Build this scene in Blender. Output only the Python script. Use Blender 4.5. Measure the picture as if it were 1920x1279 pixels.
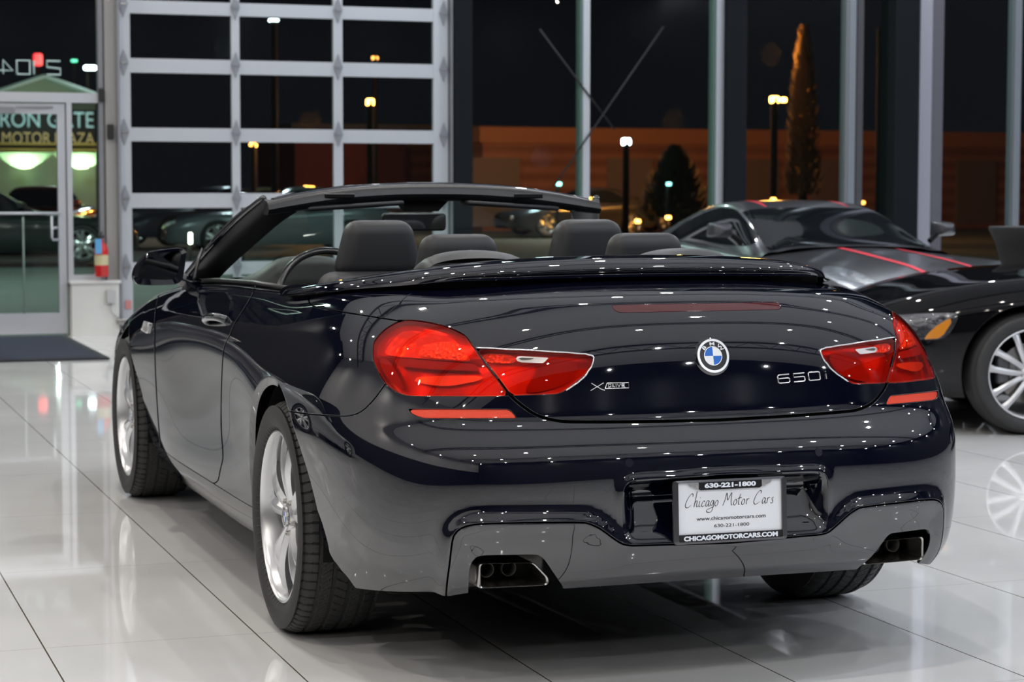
import bpy, bmesh, math, random
import numpy as np
from mathutils import Vector, Matrix
for o in list(bpy.data.objects): bpy.data.objects.remove(o)
COL = bpy.context.scene.collection
SC = bpy.context.scene
random.seed(7)
# ---------------------------------------------------------------- camera
IW, IH, FPX = 1920, 1279, 3942.0
PITCH, ROLL, YAW = .07196, .00097, .33664
CAM = np.array([-2.2727, -5.9172, 1.2806])
_fw = np.array([math.sin(YAW)*math.cos(PITCH), math.cos(YAW)*math.cos(PITCH), -math.sin(PITCH)])
_r0 = np.array([math.cos(YAW), -math.sin(YAW), 0.]); _u0 = np.cross(_r0, _fw)
_R = _r0*math.cos(ROLL)+_u0*math.sin(ROLL); _U = -_r0*math.sin(ROLL)+_u0*math.cos(ROLL)
cd = bpy.data.cameras.new('camera'); cam = bpy.data.objects.new('camera', cd); COL.objects.link(cam)
cd.sensor_width = 36.0; cd.lens = FPX*36.0/IW; cd.clip_end = 400; cd.clip_start = .05
cam.matrix_world = Matrix(((_R[0], _U[0], -_fw[0], CAM[0]), (_R[1], _U[1], -_fw[1], CAM[1]), (_R[2], _U[2], -_fw[2], CAM[2]), (0, 0, 0, 1)))
cd.dof.use_dof = True; cd.dof.focus_distance = 5.4; cd.dof.aperture_fstop = 7.0
SC.camera = cam
SC.view_settings.view_transform = 'Standard'; SC.view_settings.look = 'None'
SC.view_settings.exposure = 0.0; SC.view_settings.gamma = 1.0; SC.view_settings.use_curve_mapping = False
# ---------------------------------------------------------------- world: night sky
wd = bpy.data.worlds.new('night_sky'); SC.world = wd; wd.use_nodes = True
wd.node_tree.nodes['Background'].inputs[0].default_value = (.0045, .005, .0065, 1)
wd.node_tree.nodes['Background'].inputs[1].default_value = 1.0
SC.cycles.use_denoising = True
SC.cycles.max_bounces = 10; SC.cycles.transparent_max_bounces = 24; SC.cycles.glossy_bounces = 6
SC.cycles.sample_clamp_indirect = 6.0; SC.cycles.caustics_reflective = False; SC.cycles.caustics_refractive = False

def proj(P):
    """photo pixel of world points"""
    d = np.asarray(P, float)-CAM; z = d@_fw
    return np.stack([IW/2+FPX*(d@_R)/z, IH/2-FPX*(d@_U)/z], -1)
def at(px, py, ax, v):
    """the world point seen at a photo pixel on the plane axis=v"""
    d = _fw+_R*(px-IW/2)/FPX-_U*(py-IH/2)/FPX
    return CAM+d*((v-CAM[ax])/d[ax])

# ---------------------------------------------------------------- materials
MATS = {}
def mat(name, color=(.5, .5, .5), rough=.5, metal=0., coat=0., coat_rough=.03, spec=.5, emit=None, estr=0., ior=1.45, coat_ior=1.5, bump=None, noise=None):
    if name in MATS: return MATS[name]
    m = bpy.data.materials.new(name); m.use_nodes = True; nt = m.node_tree
    b = nt.nodes['Principled BSDF']; I = b.inputs
    I['Base Color'].default_value = (*color, 1); I['Roughness'].default_value = rough; I['Metallic'].default_value = metal
    I['Coat Weight'].default_value = coat; I['Coat Roughness'].default_value = coat_rough; I['Coat IOR'].default_value = coat_ior
    I['Specular IOR Level'].default_value = spec; I['IOR'].default_value = ior
    if emit: I['Emission Color'].default_value = (*emit, 1); I['Emission Strength'].default_value = estr
    if bump or noise:
        tc = nt.nodes.new('ShaderNodeTexCoord'); n = nt.nodes.new('ShaderNodeTexNoise')
        n.inputs['Scale'].default_value = (bump or noise)[0]; n.inputs['Detail'].default_value = 4
        nt.links.new(tc.outputs['Object'], n.inputs['Vector'])
        if bump:
            bp = nt.nodes.new('ShaderNodeBump'); bp.inputs['Strength'].default_value = bump[1]; bp.inputs['Distance'].default_value = .01
            nt.links.new(n.outputs['Fac'], bp.inputs['Height']); nt.links.new(bp.outputs['Normal'], I['Normal'])
        if noise:
            mx = nt.nodes.new('ShaderNodeMix'); mx.data_type = 'RGBA'
            mx.inputs['A'].default_value = (*color, 1); mx.inputs['B'].default_value = (*noise[1], 1)
            nt.links.new(n.outputs['Fac'], mx.inputs['Factor']); nt.links.new(mx.outputs['Result'], I['Base Color'])
    MATS[name] = m; return m
def glass_mat(name, tint=(.8, .85, .85), refl=.06, rough=0., ior=1.5):
    if name in MATS: return MATS[name]
    m = bpy.data.materials.new(name); m.use_nodes = True; nt = m.node_tree; nt.nodes.clear()
    o = nt.nodes.new('ShaderNodeOutputMaterial'); t = nt.nodes.new('ShaderNodeBsdfTransparent'); g = nt.nodes.new('ShaderNodeBsdfGlossy')
    mx = nt.nodes.new('ShaderNodeMixShader'); fr = nt.nodes.new('ShaderNodeFresnel')
    t.inputs[0].default_value = (*tint, 1); g.inputs['Roughness'].default_value = rough
    ge = nt.nodes.new('ShaderNodeNewGeometry'); iv = nt.nodes.new('ShaderNodeMapRange'); iv.inputs['To Min'].default_value = ior; iv.inputs['To Max'].default_value = 1/ior
    nt.links.new(ge.outputs['Backfacing'], iv.inputs['Value']); nt.links.new(iv.outputs[0], fr.inputs[0])
    nt.links.new(fr.outputs[0], mx.inputs[0]); nt.links.new(t.outputs[0], mx.inputs[1]); nt.links.new(g.outputs[0], mx.inputs[2])
    nt.links.new(mx.outputs[0], o.inputs[0]); MATS[name] = m; return m
PAINT = mat('navy_black_paint', (.0014, .0022, .0075), .02, .0, 0., .015, .5, ior=2.1)
BLACK = mat('matte_black', (.004, .004, .004), .7, spec=.2)
GAP = mat('panel_gap_black', (.002, .002, .002), .9, spec=.1)
TRIMB = mat('black_trim', (.012, .012, .014), .35)
CHROME = mat('chrome', (.85, .85, .87), .16, .75)
STEEL = mat('brushed_steel', (.55, .53, .5), .25, 1.0)
ALLOY = mat('silver_alloy', (.74, .75, .77), .28, .85, .6)
RUBBER = mat('tyre_rubber', (.026, .026, .027), .62, bump=(220, .15))
LEATHER = mat('black_leather', (.010, .011, .014), .5, bump=(420, .04))

# ---------------------------------------------------------------- object helpers
def tag(o, label=None, cat=None, group=None, kind=None):
    if label: o['label'] = label
    if cat: o['category'] = cat
    if group: o['group'] = group
    if kind: o['kind'] = kind
    return o
def empty(name, loc=(0, 0, 0), rz=0., label=None, cat=None, group=None):
    o = bpy.data.objects.new(name, None); COL.objects.link(o); o.location = loc; o.rotation_euler = (0, 0, rz)
    return tag(o, label, cat, group)
def mob(name, V, F, m, parent=None, smooth=True, normals=None, loc=None, auto=None):
    me = bpy.data.meshes.new(name); me.from_pydata([tuple(map(float, v)) for v in V], [], [tuple(map(int, f)) for f in F]); me.update()
    ms = m if isinstance(m, (list, tuple)) else [m]
    for x in ms: me.materials.append(x)
    if smooth: me.polygons.foreach_set('use_smooth', [True]*len(me.polygons))
    if normals is not None: me.normals_split_custom_set_from_vertices([tuple(n) for n in normals])
    elif auto is not None: me.set_sharp_from_angle(angle=math.radians(auto))
    o = bpy.data.objects.new(name, me); COL.objects.link(o)
    if parent is not None: o.parent = parent
    if loc is not None: o.location = loc
    return o
class MB:
    def __init__(s): s.V = []; s.F = []; s.M = []
    def add(s, V, F, mi=0):
        k = len(s.V); s.V += [tuple(map(float, v)) for v in V]; s.F += [tuple(int(i)+k for i in f) for f in F]; s.M += [mi]*len(F); return s
    def box(s, c, size, rot=None, mi=0, bev=0.):
        if bev > 0: return s.rbox(c, size, bev, rot, mi)
        x, y, z = [t/2 for t in size]
        V = np.array([(a*x, b*y, d*z) for d in (-1, 1) for b in (-1, 1) for a in (-1, 1)])
        if rot is not None: V = V@np.array(rot).T
        return s.add(V+np.array(c), [(0, 2, 3, 1), (4, 5, 7, 6), (0, 1, 5, 4), (2, 6, 7, 3), (0, 4, 6, 2), (1, 3, 7, 5)], mi)
    def rbox(s, c, size, r, rot=None, mi=0, seg=3):
        bm = bmesh.new(); bmesh.ops.create_cube(bm, size=1.0)
        for v in bm.verts: v.co = Vector((v.co.x*size[0], v.co.y*size[1], v.co.z*size[2]))
        bmesh.ops.bevel(bm, geom=list(bm.edges), offset=r, segments=seg, profile=.5, affect='EDGES')
        V = np.array([v.co[:] for v in bm.verts]); F = [[v.index for v in f.verts] for f in bm.faces]; bm.free()
        if rot is not None: V = V@np.array(rot).T
        return s.add(V+np.array(c), F, mi)
    def tube(s, pts, r, n=8, mi=0, caps=True, closed=False):
        P = np.array(pts, float); m = len(P); rr = np.broadcast_to(np.array(r, float), (m,)) if np.ndim(r) < 2 else r
        T = np.gradient(P, axis=0) if not closed else np.roll(P, -1, 0)-np.roll(P, 1, 0)
        T /= np.linalg.norm(T, axis=1)[:, None]+1e-12
        up = np.array([0, 0, 1.]) if abs(T[0][2]) < .9 else np.array([1., 0, 0]); V = []
        nrm = np.cross(T[0], up); nrm /= np.linalg.norm(nrm)
        for i in range(m):
            nrm = nrm-T[i]*(nrm@T[i]); nrm /= np.linalg.norm(nrm)+1e-12; b = np.cross(T[i], nrm)
            for k in range(n):
                a = 2*math.pi*k/n; V.append(P[i]+rr[i]*(nrm*math.cos(a)+b*math.sin(a)))
        F = []; e = m if closed else m-1
        for i in range(e):
            j = (i+1) % m
            for k in range(n): F.append((i*n+k, i*n+(k+1) % n, j*n+(k+1) % n, j*n+k))
        if caps and not closed: F += [tuple(range(n))[::-1], tuple((m-1)*n+k for k in range(n))]
        return s.add(V, F, mi)
    def prism(s, poly, frame, d, mi=0):
        """poly: 2D outline; frame: (origin, ex, ey, ez); extruded d along ez"""
        o, ex, ey, ez = [np.array(t, float) for t in frame]; n = len(poly)
        V = [o+ex*a+ey*b for a, b in poly]+[o+ex*a+ey*b+ez*d for a, b in poly]
        F = [tuple(range(n))[::-1], tuple(range(n, 2*n))]+[(i, (i+1) % n, n+(i+1) % n, n+i) for i in range(n)]
        return s.add(V, F, mi)
    def lathe(s, prof, n=48, axis='x', c=(0, 0, 0), mi=0, closed=False):
        """prof: list of (axial, radius)"""
        m = len(prof); V = []
        for k in range(n):
            a = 2*math.pi*k/n
            for h, r in prof:
                p = {'x': (h, r*math.cos(a), r*math.sin(a)), 'y': (r*math.cos(a), h, r*math.sin(a)), 'z': (r*math.cos(a), r*math.sin(a), h)}[axis]
                V.append((p[0]+c[0], p[1]+c[1], p[2]+c[2]))
        F = [(k*m+i, ((k+1) % n)*m+i, ((k+1) % n)*m+(i+1) % m, k*m+(i+1) % m) for k in range(n) for i in range(m if closed else m-1)]
        return s.add(V, F, mi)
    def build(s, name, m, parent=None, smooth=False, auto=None, **k):
        o = mob(name, s.V, s.F, m, parent, smooth or auto is not None, auto=auto, **k)
        if isinstance(m, (list, tuple)): o.data.polygons.foreach_set('material_index', s.M)
        return o
def structure(o): o['kind'] = 'structure'; return o
def clone(root, loc=None, rz=None, mirror=False):
    c = root.copy(); COL.objects.link(c)
    if loc is not None: c.location = loc
    if rz is not None: c.rotation_euler = (0, 0, rz)
    for ch in list(root.children):
        d = clone(ch); d.parent = c; d.matrix_parent_inverse = ch.matrix_parent_inverse.copy()
    return c

# ---------------------------------------------------------------- surface sheets
def bs(n_ctrl, t, closed):
    """cubic B-spline weights at parameters t (in control-index units)"""
    i = np.floor(t).astype(int); f = t-i
    if not closed:
        i = np.clip(i, 0, n_ctrl-2); f = t-i
    w = np.stack([(1-f)**3, 3*f**3-6*f*f+4, -3*f**3+3*f*f+3*f+1, f**3], -1)/6
    A = np.zeros((len(t), n_ctrl+(0 if closed else 2)))
    for k in range(4):
        j = (i-1+k) % n_ctrl if closed else i+k
        A[np.arange(len(t)), j] += w[:, k]
    if not closed:
        B = A[:, 1:-1].copy(); B[:, 0] += 2*A[:, 0]; B[:, 1] -= A[:, 0]; B[:, -1] += 2*A[:, -1]; B[:, -2] -= A[:, -1]; A = B
    return A
class Sheet:
    def __init__(s, P, N, F): s.P = P; s.N = N; s.F = F
    @staticmethod
    def grid(P, closed_u=False, flip=False):
        nu, nv = P.shape[:2]
        du = (np.roll(P, -1, 0)-np.roll(P, 1, 0)) if closed_u else np.gradient(P, axis=0)
        dv = np.gradient(P, axis=1); N = np.cross(du, dv); N /= np.linalg.norm(N, axis=2)[..., None]+1e-12
        if flip: N = -N
        F = []
        for i in range(nu if closed_u else nu-1):
            a, b = i*nv, ((i+1) % nu)*nv
            F += [(a+j, b+j, b+j+1, a+j+1) if not flip else (a+j, a+j+1, b+j+1, b+j) for j in range(nv-1)]
        return Sheet(P.reshape(-1, 3), N.reshape(-1, 3), F)
    def clip(s, f):
        """keep where f(P) < 0; cut the faces on the zero line"""
        d = f(s.P) if callable(f) else f
        d = np.where(np.abs(d) < 1e-7, -1e-7, d)
        P = list(s.P); N = list(s.N); F = []; cache = {}
        ins = d < 0
        for fc in s.F:
            k = [ins[i] for i in fc]
            if all(k): F.append(fc); continue
            if not any(k): continue
            out = []
            n = len(fc)
            for a in range(n):
                i, j = fc[a], fc[(a+1) % n]
                if ins[i]: out.append(i)
                if ins[i] != ins[j]:
                    key = (i, j) if i < j else (j, i)
                    if key not in cache:
                        t = d[key[0]]/(d[key[0]]-d[key[1]]); p = s.P[key[0]]*(1-t)+s.P[key[1]]*t
                        nn = s.N[key[0]]*(1-t)+s.N[key[1]]*t
                        cache[key] = len(P); P.append(p); N.append(nn/np.linalg.norm(nn))
                    out.append(cache[key])
            if len(out) > 2: F.append(tuple(out))
        used = np.zeros(len(P), bool)
        for fc in F: used[list(fc)] = True
        m = np.cumsum(used)-1; P = np.array(P).reshape(-1, 3)[used]; N = np.array(N).reshape(-1, 3)[used]
        return Sheet(P, N, [tuple(m[i] for i in fc) for fc in F])
    def split(s, f):
        d = f(s.P); d = np.where(np.abs(d) < 1e-7, 1e-7, d); P = list(s.P); N = list(s.N); F = []; cache = {}; pos = d > 0
        for fc in s.F:
            k = [pos[i] for i in fc]
            if all(k) or not any(k): F.append(fc); continue
            A = []; B = []; n = len(fc)
            for a in range(n):
                i, j = fc[a], fc[(a+1) % n]; (A if pos[i] else B).append(i)
                if pos[i] != pos[j]:
                    key = (i, j) if i < j else (j, i)
                    if key not in cache:
                        t = d[key[0]]/(d[key[0]]-d[key[1]]); nn = s.N[key[0]]*(1-t)+s.N[key[1]]*t
                        cache[key] = len(P); P.append(s.P[key[0]]*(1-t)+s.P[key[1]]*t); N.append(nn/np.linalg.norm(nn))
                    A.append(cache[key]); B.append(cache[key])
            F += [tuple(q) for q in (A, B) if len(q) > 2]
        return Sheet(np.array(P), np.array(N), F)
    def boundary(s):
        E = {}
        for fc in s.F:
            n = len(fc)
            for a in range(n):
                i, j = fc[a], fc[(a+1) % n]
                if (j, i) in E: del E[(j, i)]
                else: E[(i, j)] = 1
        return list(E)
    def offset(s, h): return Sheet(s.P+s.N*h, s.N.copy(), s.F)
    def flange(s, depth=.008, r=.0012):
        E = s.boundary(); out = {}; V = list(s.P); N = list(s.N); F = list(s.F)
        for i, j in E:
            e = s.P[j]-s.P[i]; L = np.linalg.norm(e)
            if L < 1e-9: continue
            for k in (i, j):
                t = np.cross(e/L, s.N[k]); out[k] = out.get(k, 0)+t*L
        ids = {}
        for k, t in out.items():
            t = t-s.N[k]*(t@s.N[k]); t = t/(np.linalg.norm(t)+1e-12); n = s.N[k]
            b = len(V)
            V += [s.P[k]+t*r*.7-n*r*.3, s.P[k]+t*r-n*r, s.P[k]+t*r-n*depth]
            q = n+t; q /= np.linalg.norm(q); N += [q, t, t]; ids[k] = b
        for i, j in E:
            if i in ids and j in ids:
                a, b = ids[i], ids[j]
                F += [(j, i, a, b), (b, a, a+1, b+1), (b+1, a+1, a+2, b+2)]
        return Sheet(np.array(V), np.array(N), F)
    def obj(s, name, m, parent=None, flange=.008, r=.0012):
        q = s.flange(flange, r) if flange else s
        return mob(name, q.P, q.F, m, parent, True, q.N)
def sdf(poly, Q):
    """signed distance of 2D points Q to a closed polygon, negative inside"""
    poly = np.asarray(poly, float); Q = np.asarray(Q, float)
    A = poly; B = np.roll(poly, -1, 0); best = np.full(len(Q), 1e9); ins = np.zeros(len(Q), bool)
    for a, b in zip(A, B):
        e = b-a; L = e@e
        if L < 1e-12: continue
        w = Q-a; t = np.clip(w@e/L, 0, 1); d = w-t[:, None]*e; best = np.minimum(best, (d*d).sum(1))
        c = (a[1] > Q[:, 1]) != (b[1] > Q[:, 1])
        with np.errstate(divide='ignore', invalid='ignore'):
            xx = a[0]+(Q[:, 1]-a[1])*(b[0]-a[0])/(b[1]-a[1])
        ins ^= c & (Q[:, 0] < xx)
    d = np.sqrt(best); return np.where(ins, -d, d)
def smooth_poly(pts, n=6, closed=True):
    """Catmull-Rom through the points; a point given as (x, y, 1) stays a sharp corner"""
    P = [np.array(p[:2], float) for p in pts]; K = [len(p) > 2 for p in pts]; m = len(P); out = []
    for i in range(m if closed else m-1):
        p1, p2 = P[i], P[(i+1) % m]
        p0 = P[i-1] if (closed or i > 0) and not K[i] else p1; p3 = P[(i+2) % m] if (closed or i+2 < m) and not K[(i+1) % m] else p2
        for k in range(n):
            t = k/n
            out.append(.5*((2*p1)+(p2-p0)*t+(2*p0-5*p1+4*p2-p3)*t*t+(3*p1-p0-3*p2+p3)*t**3))
    if not closed: out.append(P[-1])
    return np.array(out)
# ================================================================ the navy convertible
# half body: 14 rows (sill to deck) x stations; right side, x >= 0, y forward from the rear axle
REAR = [  # per row: [(x, y, z)] for ten stations from the rear centre to the rear axle
 [(0,-1.03,.285),(.2,-1.03,.285),(.4,-1.01,.28),(.58,-.97,.275),(.72,-.885,.265),(.80,-.78,.25),(.845,-.64,.235),(.87,-.48,.22),(.88,-.25,.20),(.885,0,.20)],
 [(0,-1.075,.33),(.2,-1.075,.33),(.4,-1.055,.325),(.59,-1.01,.32),(.735,-.93,.31),(.82,-.815,.30),(.862,-.665,.29),(.878,-.50,.29),(.886,-.27,.29),(.898,0,.30)],
 [(0,-1.09,.43),(.2,-1.087,.43),(.4,-1.068,.43),(.595,-1.02,.43),(.745,-.935,.43),(.836,-.82,.42),(.886,-.67,.42),(.900,-.51,.42),(.906,-.28,.42),(.925,0,.43)],
 [(0,-1.093,.54),(.2,-1.09,.54),(.4,-1.07,.54),(.6,-1.02,.54),(.748,-.932,.54),(.840,-.81,.54),(.893,-.66,.54),(.917,-.50,.54),(.932,-.28,.55),(.943,0,.56)],
 [(0,-1.090,.632),(.2,-1.086,.632),(.4,-1.064,.630),(.6,-1.012,.627),(.748,-.922,.625),(.842,-.80,.63),(.896,-.65,.63),(.924,-.49,.635),(.944,-.28,.64),(.948,0,.645)],
 [(0,-1.030,.678),(.2,-1.026,.678),(.385,-1.006,.678),(.572,-.957,.678),(.728,-.882,.68),(.828,-.765,.685),(.886,-.62,.69),(.922,-.47,.695),(.938,-.26,.70),(.943,0,.705)],
 [(0,-1.018,.72),(.2,-1.014,.72),(.38,-.995,.72),(.565,-.95,.72),(.72,-.878,.725),(.82,-.76,.73),(.878,-.61,.735),(.912,-.46,.74),(.929,-.25,.745),(.934,0,.75)],
 [(0,-1.003,.79),(.19,-1.0,.79),(.375,-.981,.79),(.56,-.937,.79),(.70,-.857,.795),(.796,-.738,.80),(.858,-.60,.80),(.89,-.45,.80),(.907,-.24,.80),(.913,0,.805)],
 [(0,-.985,.87),(.185,-.981,.87),(.367,-.963,.868),(.548,-.918,.865),(.68,-.832,.868),(.772,-.715,.872),(.826,-.575,.873),(.855,-.43,.873),(.873,-.23,.87),(.88,0,.873)],
 [(0,-.956,.948),(.18,-.952,.948),(.357,-.932,.943),(.525,-.875,.933),(.65,-.79,.93),(.73,-.68,.93),(.778,-.545,.93),(.807,-.41,.93),(.826,-.22,.93),(.835,0,.93)],
 [(0,-.905,.982),(.175,-.90,.981),(.34,-.875,.977),(.49,-.815,.97),(.60,-.73,.967),(.67,-.635,.965),(.722,-.515,.968),(.755,-.39,.972),(.777,-.21,.974),(.788,0,.974)],
 [(0,-.855,1.010),(.165,-.85,1.009),(.32,-.825,1.005),(.46,-.77,1.0),(.56,-.69,.995),(.625,-.60,.99),(.67,-.49,.995),(.705,-.37,.998),(.73,-.20,.997),(.745,0,.993)],
 [(0,-.65,1.032),(.15,-.645,1.031),(.29,-.63,1.028),(.41,-.59,1.02),(.50,-.54,1.012),(.56,-.48,1.008),(.605,-.40,1.010),(.64,-.30,1.010),(.665,-.16,1.005),(.68,0,1.0)],
 [(0,-.38,1.04),(.12,-.38,1.04),(.24,-.375,1.04),(.35,-.365,1.035),(.44,-.35,1.03),(.50,-.32,1.022),(.55,-.27,1.015),(.585,-.20,1.01),(.615,-.10,1.0),(.635,0,1.0)],
]
SIDE = [  # (y, [(x, z) x 14])
 (.22,[(.88,.20),(.895,.30),(.915,.43),(.938,.55),(.941,.64),(.938,.70),(.931,.75),(.913,.805),(.882,.87),(.842,.925),(.80,.96),(.755,.976),(.705,.985),(.66,.985)]),
 (.45,[(.86,.20),(.905,.28),(.916,.41),(.918,.54),(.923,.64),(.926,.71),(.924,.76),(.912,.81),(.882,.87),(.848,.92),(.815,.952),(.775,.966),(.725,.974),(.68,.975)]),
 (.70,[(.86,.19),(.905,.25),(.908,.38),(.903,.53),(.908,.64),(.915,.72),(.917,.775),(.907,.82),(.88,.87),(.853,.918),(.828,.948),(.795,.960),(.745,.966),(.70,.965)]),
 (1.05,[(.86,.19),(.905,.24),(.905,.37),(.898,.52),(.902,.64),(.91,.725),(.914,.785),(.903,.825),(.878,.87),(.853,.915),(.832,.944),(.80,.956),(.75,.96),(.71,.955)]),
 (1.45,[(.86,.19),(.905,.24),(.905,.37),(.899,.52),(.902,.64),(.91,.72),(.913,.78),(.90,.82),(.875,.863),(.85,.905),(.83,.932),(.80,.945),(.75,.95),(.71,.945)]),
 (1.85,[(.86,.19),(.905,.25),(.908,.38),(.905,.53),(.908,.64),(.914,.71),(.913,.765),(.90,.808),(.875,.85),(.85,.888),(.825,.915),(.795,.928),(.75,.935),(.71,.935)]),
 (2.20,[(.86,.20),(.885,.27),(.892,.40),(.905,.53),(.922,.63),(.923,.695),(.915,.745),(.90,.79),(.877,.83),(.85,.862),(.82,.89),(.79,.905),(.75,.915),(.71,.92)]),
 (2.52,[(.85,.20),(.88,.29),(.892,.42),(.92,.54),(.936,.62),(.932,.68),(.92,.73),(.90,.77),(.875,.805),(.845,.835),(.815,.86),(.785,.878),(.745,.89),(.71,.898)]),
 (2.85,[(.88,.20),(.915,.30),(.93,.43),(.936,.54),(.936,.61),(.93,.665),(.916,.71),(.895,.745),(.868,.775),(.838,.802),(.81,.825),(.78,.842),(.74,.855),(.71,.862)]),
 (3.15,[(.87,.20),(.905,.29),(.918,.41),(.922,.51),(.92,.58),(.912,.63),(.895,.675),(.87,.71),(.84,.737),(.81,.76),(.78,.78),(.75,.797),(.72,.81),(.69,.82)]),
]
NOSE = [ # (plan x, y) at full width, with inward stepping
 (3.42,.86),(3.60,.74),(3.70,.55),(3.76,.30),(3.78,0.)]
def body_net():
    cols = []
    for c in range(10): cols.append([REAR[r][c] for r in range(14)])
    for y, pr in SIDE: cols.append([(x, y, z) for x, z in pr])
    zz = [.20, .26, .36, .46, .53, .58, .62, .65, .675, .695, .71, .725, .74, .755]
    for y, x in NOSE:
        col = []
        for r in range(14):
            k = [.06, .02, 0, 0, .005, .015, .03, .06, .10, .15, .20, .26, .33, .42][r]
            d = np.array([x, y-2.9]); L = np.linalg.norm(d); d = d*(1-k/L)
            col.append((d[0], 2.9+d[1], zz[r]))
        cols.append(col)
    half = np.array(cols, float)                       # (nc, 14, 3)
    left = half[1:-1][::-1].copy(); left[..., 0] *= -1
    return np.concatenate([half, left], 0), len(half)
NET, NH = body_net()
def body_surface(tu, tv):
    A = bs(len(NET), tu, True); B = bs(14, tv, False)
    return np.einsum('ui,vj,ijk->uvk', A, B, NET)
nr = 160
tr = np.linspace(0, 9.5, nr)
tf = np.linspace(9.5, 24, 140)[1:]
half_t = np.concatenate([tr, tf])
tu = np.concatenate([half_t, 48-half_t[1:-1][::-1]])
tv = np.concatenate([np.linspace(0, 3, 26)[:-1], np.linspace(3, 7, 44)[:-1], np.linspace(7, 11, 34)[:-1], np.linspace(11, 13, 12)])
BP = body_surface(tu, tv)
BODY = Sheet.grid(BP, closed_u=True)
if BODY.N[np.argmin(BODY.P[:, 1])][1] > 0: BODY = Sheet.grid(BP, closed_u=True, flip=True)
def MP(P):
    """photo pixel of the left-side twin of a point, in metres-ish units"""
    Q = np.asarray(P, float).copy(); Q[:, 0] = -np.abs(Q[:, 0]); return proj(Q)/650.
def pxf(pts, n=5, lo=-9, hi=9, cap=True):
    poly = smooth_poly(pts, n)/650.
    def f(P):
        d = sdf(poly, MP(P))
        if cap: d = np.maximum(d, np.maximum(lo-P[:, 1], P[:, 1]-hi))
        return d
    return f
G = .0022
def minus(sh, f, g=G): return sh.clip(lambda P: g-f(P))
def inside(sh, f, g=G): return sh.clip(lambda P: f(P)+g)
F_TLO = pxf([(700,649),(702,640),(718,621),(737,608),(756,600.8),(783,601.5),(817.6,607.5),(845,616),(871,629,1),(888,652),(907,680),(929,707),(954,741,1),(903,742),(835,741.5),(775,741),(751,737),(736,729),(719,714),(706,690),(699.5,669)], lo=-2, hi=0)
F_TLI = pxf([(893,653.5,1),(960,656),(1040,660.5),(1090,664.5),(1106,667),(1112,674),(1105,691),(1092,706),(1077,718),(1060,731),(1046,737.5),(1020,739),(960,741,1),(935,707),(913,680)], lo=-2, hi=0)
LIDP = [(953.5,740),(929,707),(907,680),(888,652),(871,629),(843,615),(817,607.5),(783,601.5),(755,600.6),(740,600.5),(700,594),(650,586.5),(600,577.5),(587,574),(580,567),(579,557),(584,547),(594,537,1),(594,300,1),(2300,300,1),(2300,789.5,1),(1345,789.5,1),(1200,792.5),(1080,793),(1040,790),(1005,780),(980,764),(965,752)]
F_LID = pxf(LIDP, 3, -2, .60)
F_SIDEP = pxf([(560,300,1),(1000,300,1),(860,500,1),(785,545,1),(762,556),(740,577),(715,598.5,1),(690,640,1),(500,640,1)], 3, -2, .9)
F_BUM = pxf([(500,768,1),(540,771,1),(581,776.5),(630,780),(655,779.5),(677,771.6),(700,750),(718,726),(724,717,1),(770,700,1),(935,715,1),(954,741,1),(965,752),(980,764),(1005,780),(1040,790),(1080,793),(1200,792.5),(1345,789.5,1),(2300,789.5,1),(2300,1500,1),(400,1500,1)], 3, -2, 0.)
F_REF = pxf([(766,768.5,1),(778,766.5),(955,767.2,1),(971,784.5,1),(817,784.5),(790,783),(772,776)], 4, -2, 0)
F_DIF = pxf([(836,1140,1),(838,1100),(843,1060),(849,1012),(857,997),(874,987.5),(905,983),(980,981),(1085,980.5),(1108,984),(1128,994),(1150,1010),(1168,1021),(1187,1024,1),(1365,1018.5,1),(2300,990,1),(2300,1500,1),(836,1500,1)], 4, -2, 0)
F_REC = pxf([(1167,960),(1168,928),(1173,910),(1190,900.5),(1257,896,1),(1355,889,1),(2300,850,1),(2300,980,1),(1362,1010,1),(1196,1017),(1176,1011),(1168,994)], 4, -2, 0)
F_EXH = pxf([(875,1200,1),(878,1090),(881,1062),(888,1049),(903,1041.5),(960,1040),(1000,1039.5),(1012,1041.5),(1022,1050),(1036,1070),(1056,1100,1),(1062,1200,1)], 4, -2, 0)
F_DOOR = pxf([(480,522,1),(476,545),(462,572),(440,607),(430,630),(421,648),(417,680),(414.5,750),(415,810),(418,855),(413,880),(409,900),(403,905.5),(393,903),(340,871),(303,847,1),(301,835),(296,780),(291.5,700),(290,640),(291,590),(297,556),(306,530,1),(310,470,1),(480,470,1)], 4, .3, 2.6)
F_BRK = pxf([(1146,572,1),(1200,570.5),(1300,569,1),(2300,560,1),(2300,582,1),(1310,583.5,1),(1200,585.5),(1164,586),(1152,581)], 3, -1.2, -.7)
def arch(cy, r, flare):
    a = np.radians(np.arange(-20, 181, 4)); pts = [(cy+r*math.cos(t), .335+r*math.sin(t)) for t in a]
    pts += flare; poly = np.array(pts); 
    return lambda P: np.where(np.abs(P[:, 0]) > .5, sdf(poly, P[:, 1:3]), 9.)
F_AR = arch(0, .385, [(-.40,.31),(-.46,.27),(-.56,.235),(-.62,.19),(-.62,.0),(.40,0.),(.375,.2)])
F_AF = arch(2.855, .388, [(2.44,.30),(2.40,.27),(2.33,.24),(2.30,.20),(2.30,0),(3.25,0),(3.23,.2)])
def F_SK(P): return np.maximum(np.maximum(P[:, 2]-(.300-.015*(P[:, 1]-.4)/1.6), .36-P[:, 1]), P[:, 1]-2.36)
def F_FEND(P): return 2.06-P[:, 1]+.10*np.clip((P[:, 2]-.80)/.1, 0, 2)

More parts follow.
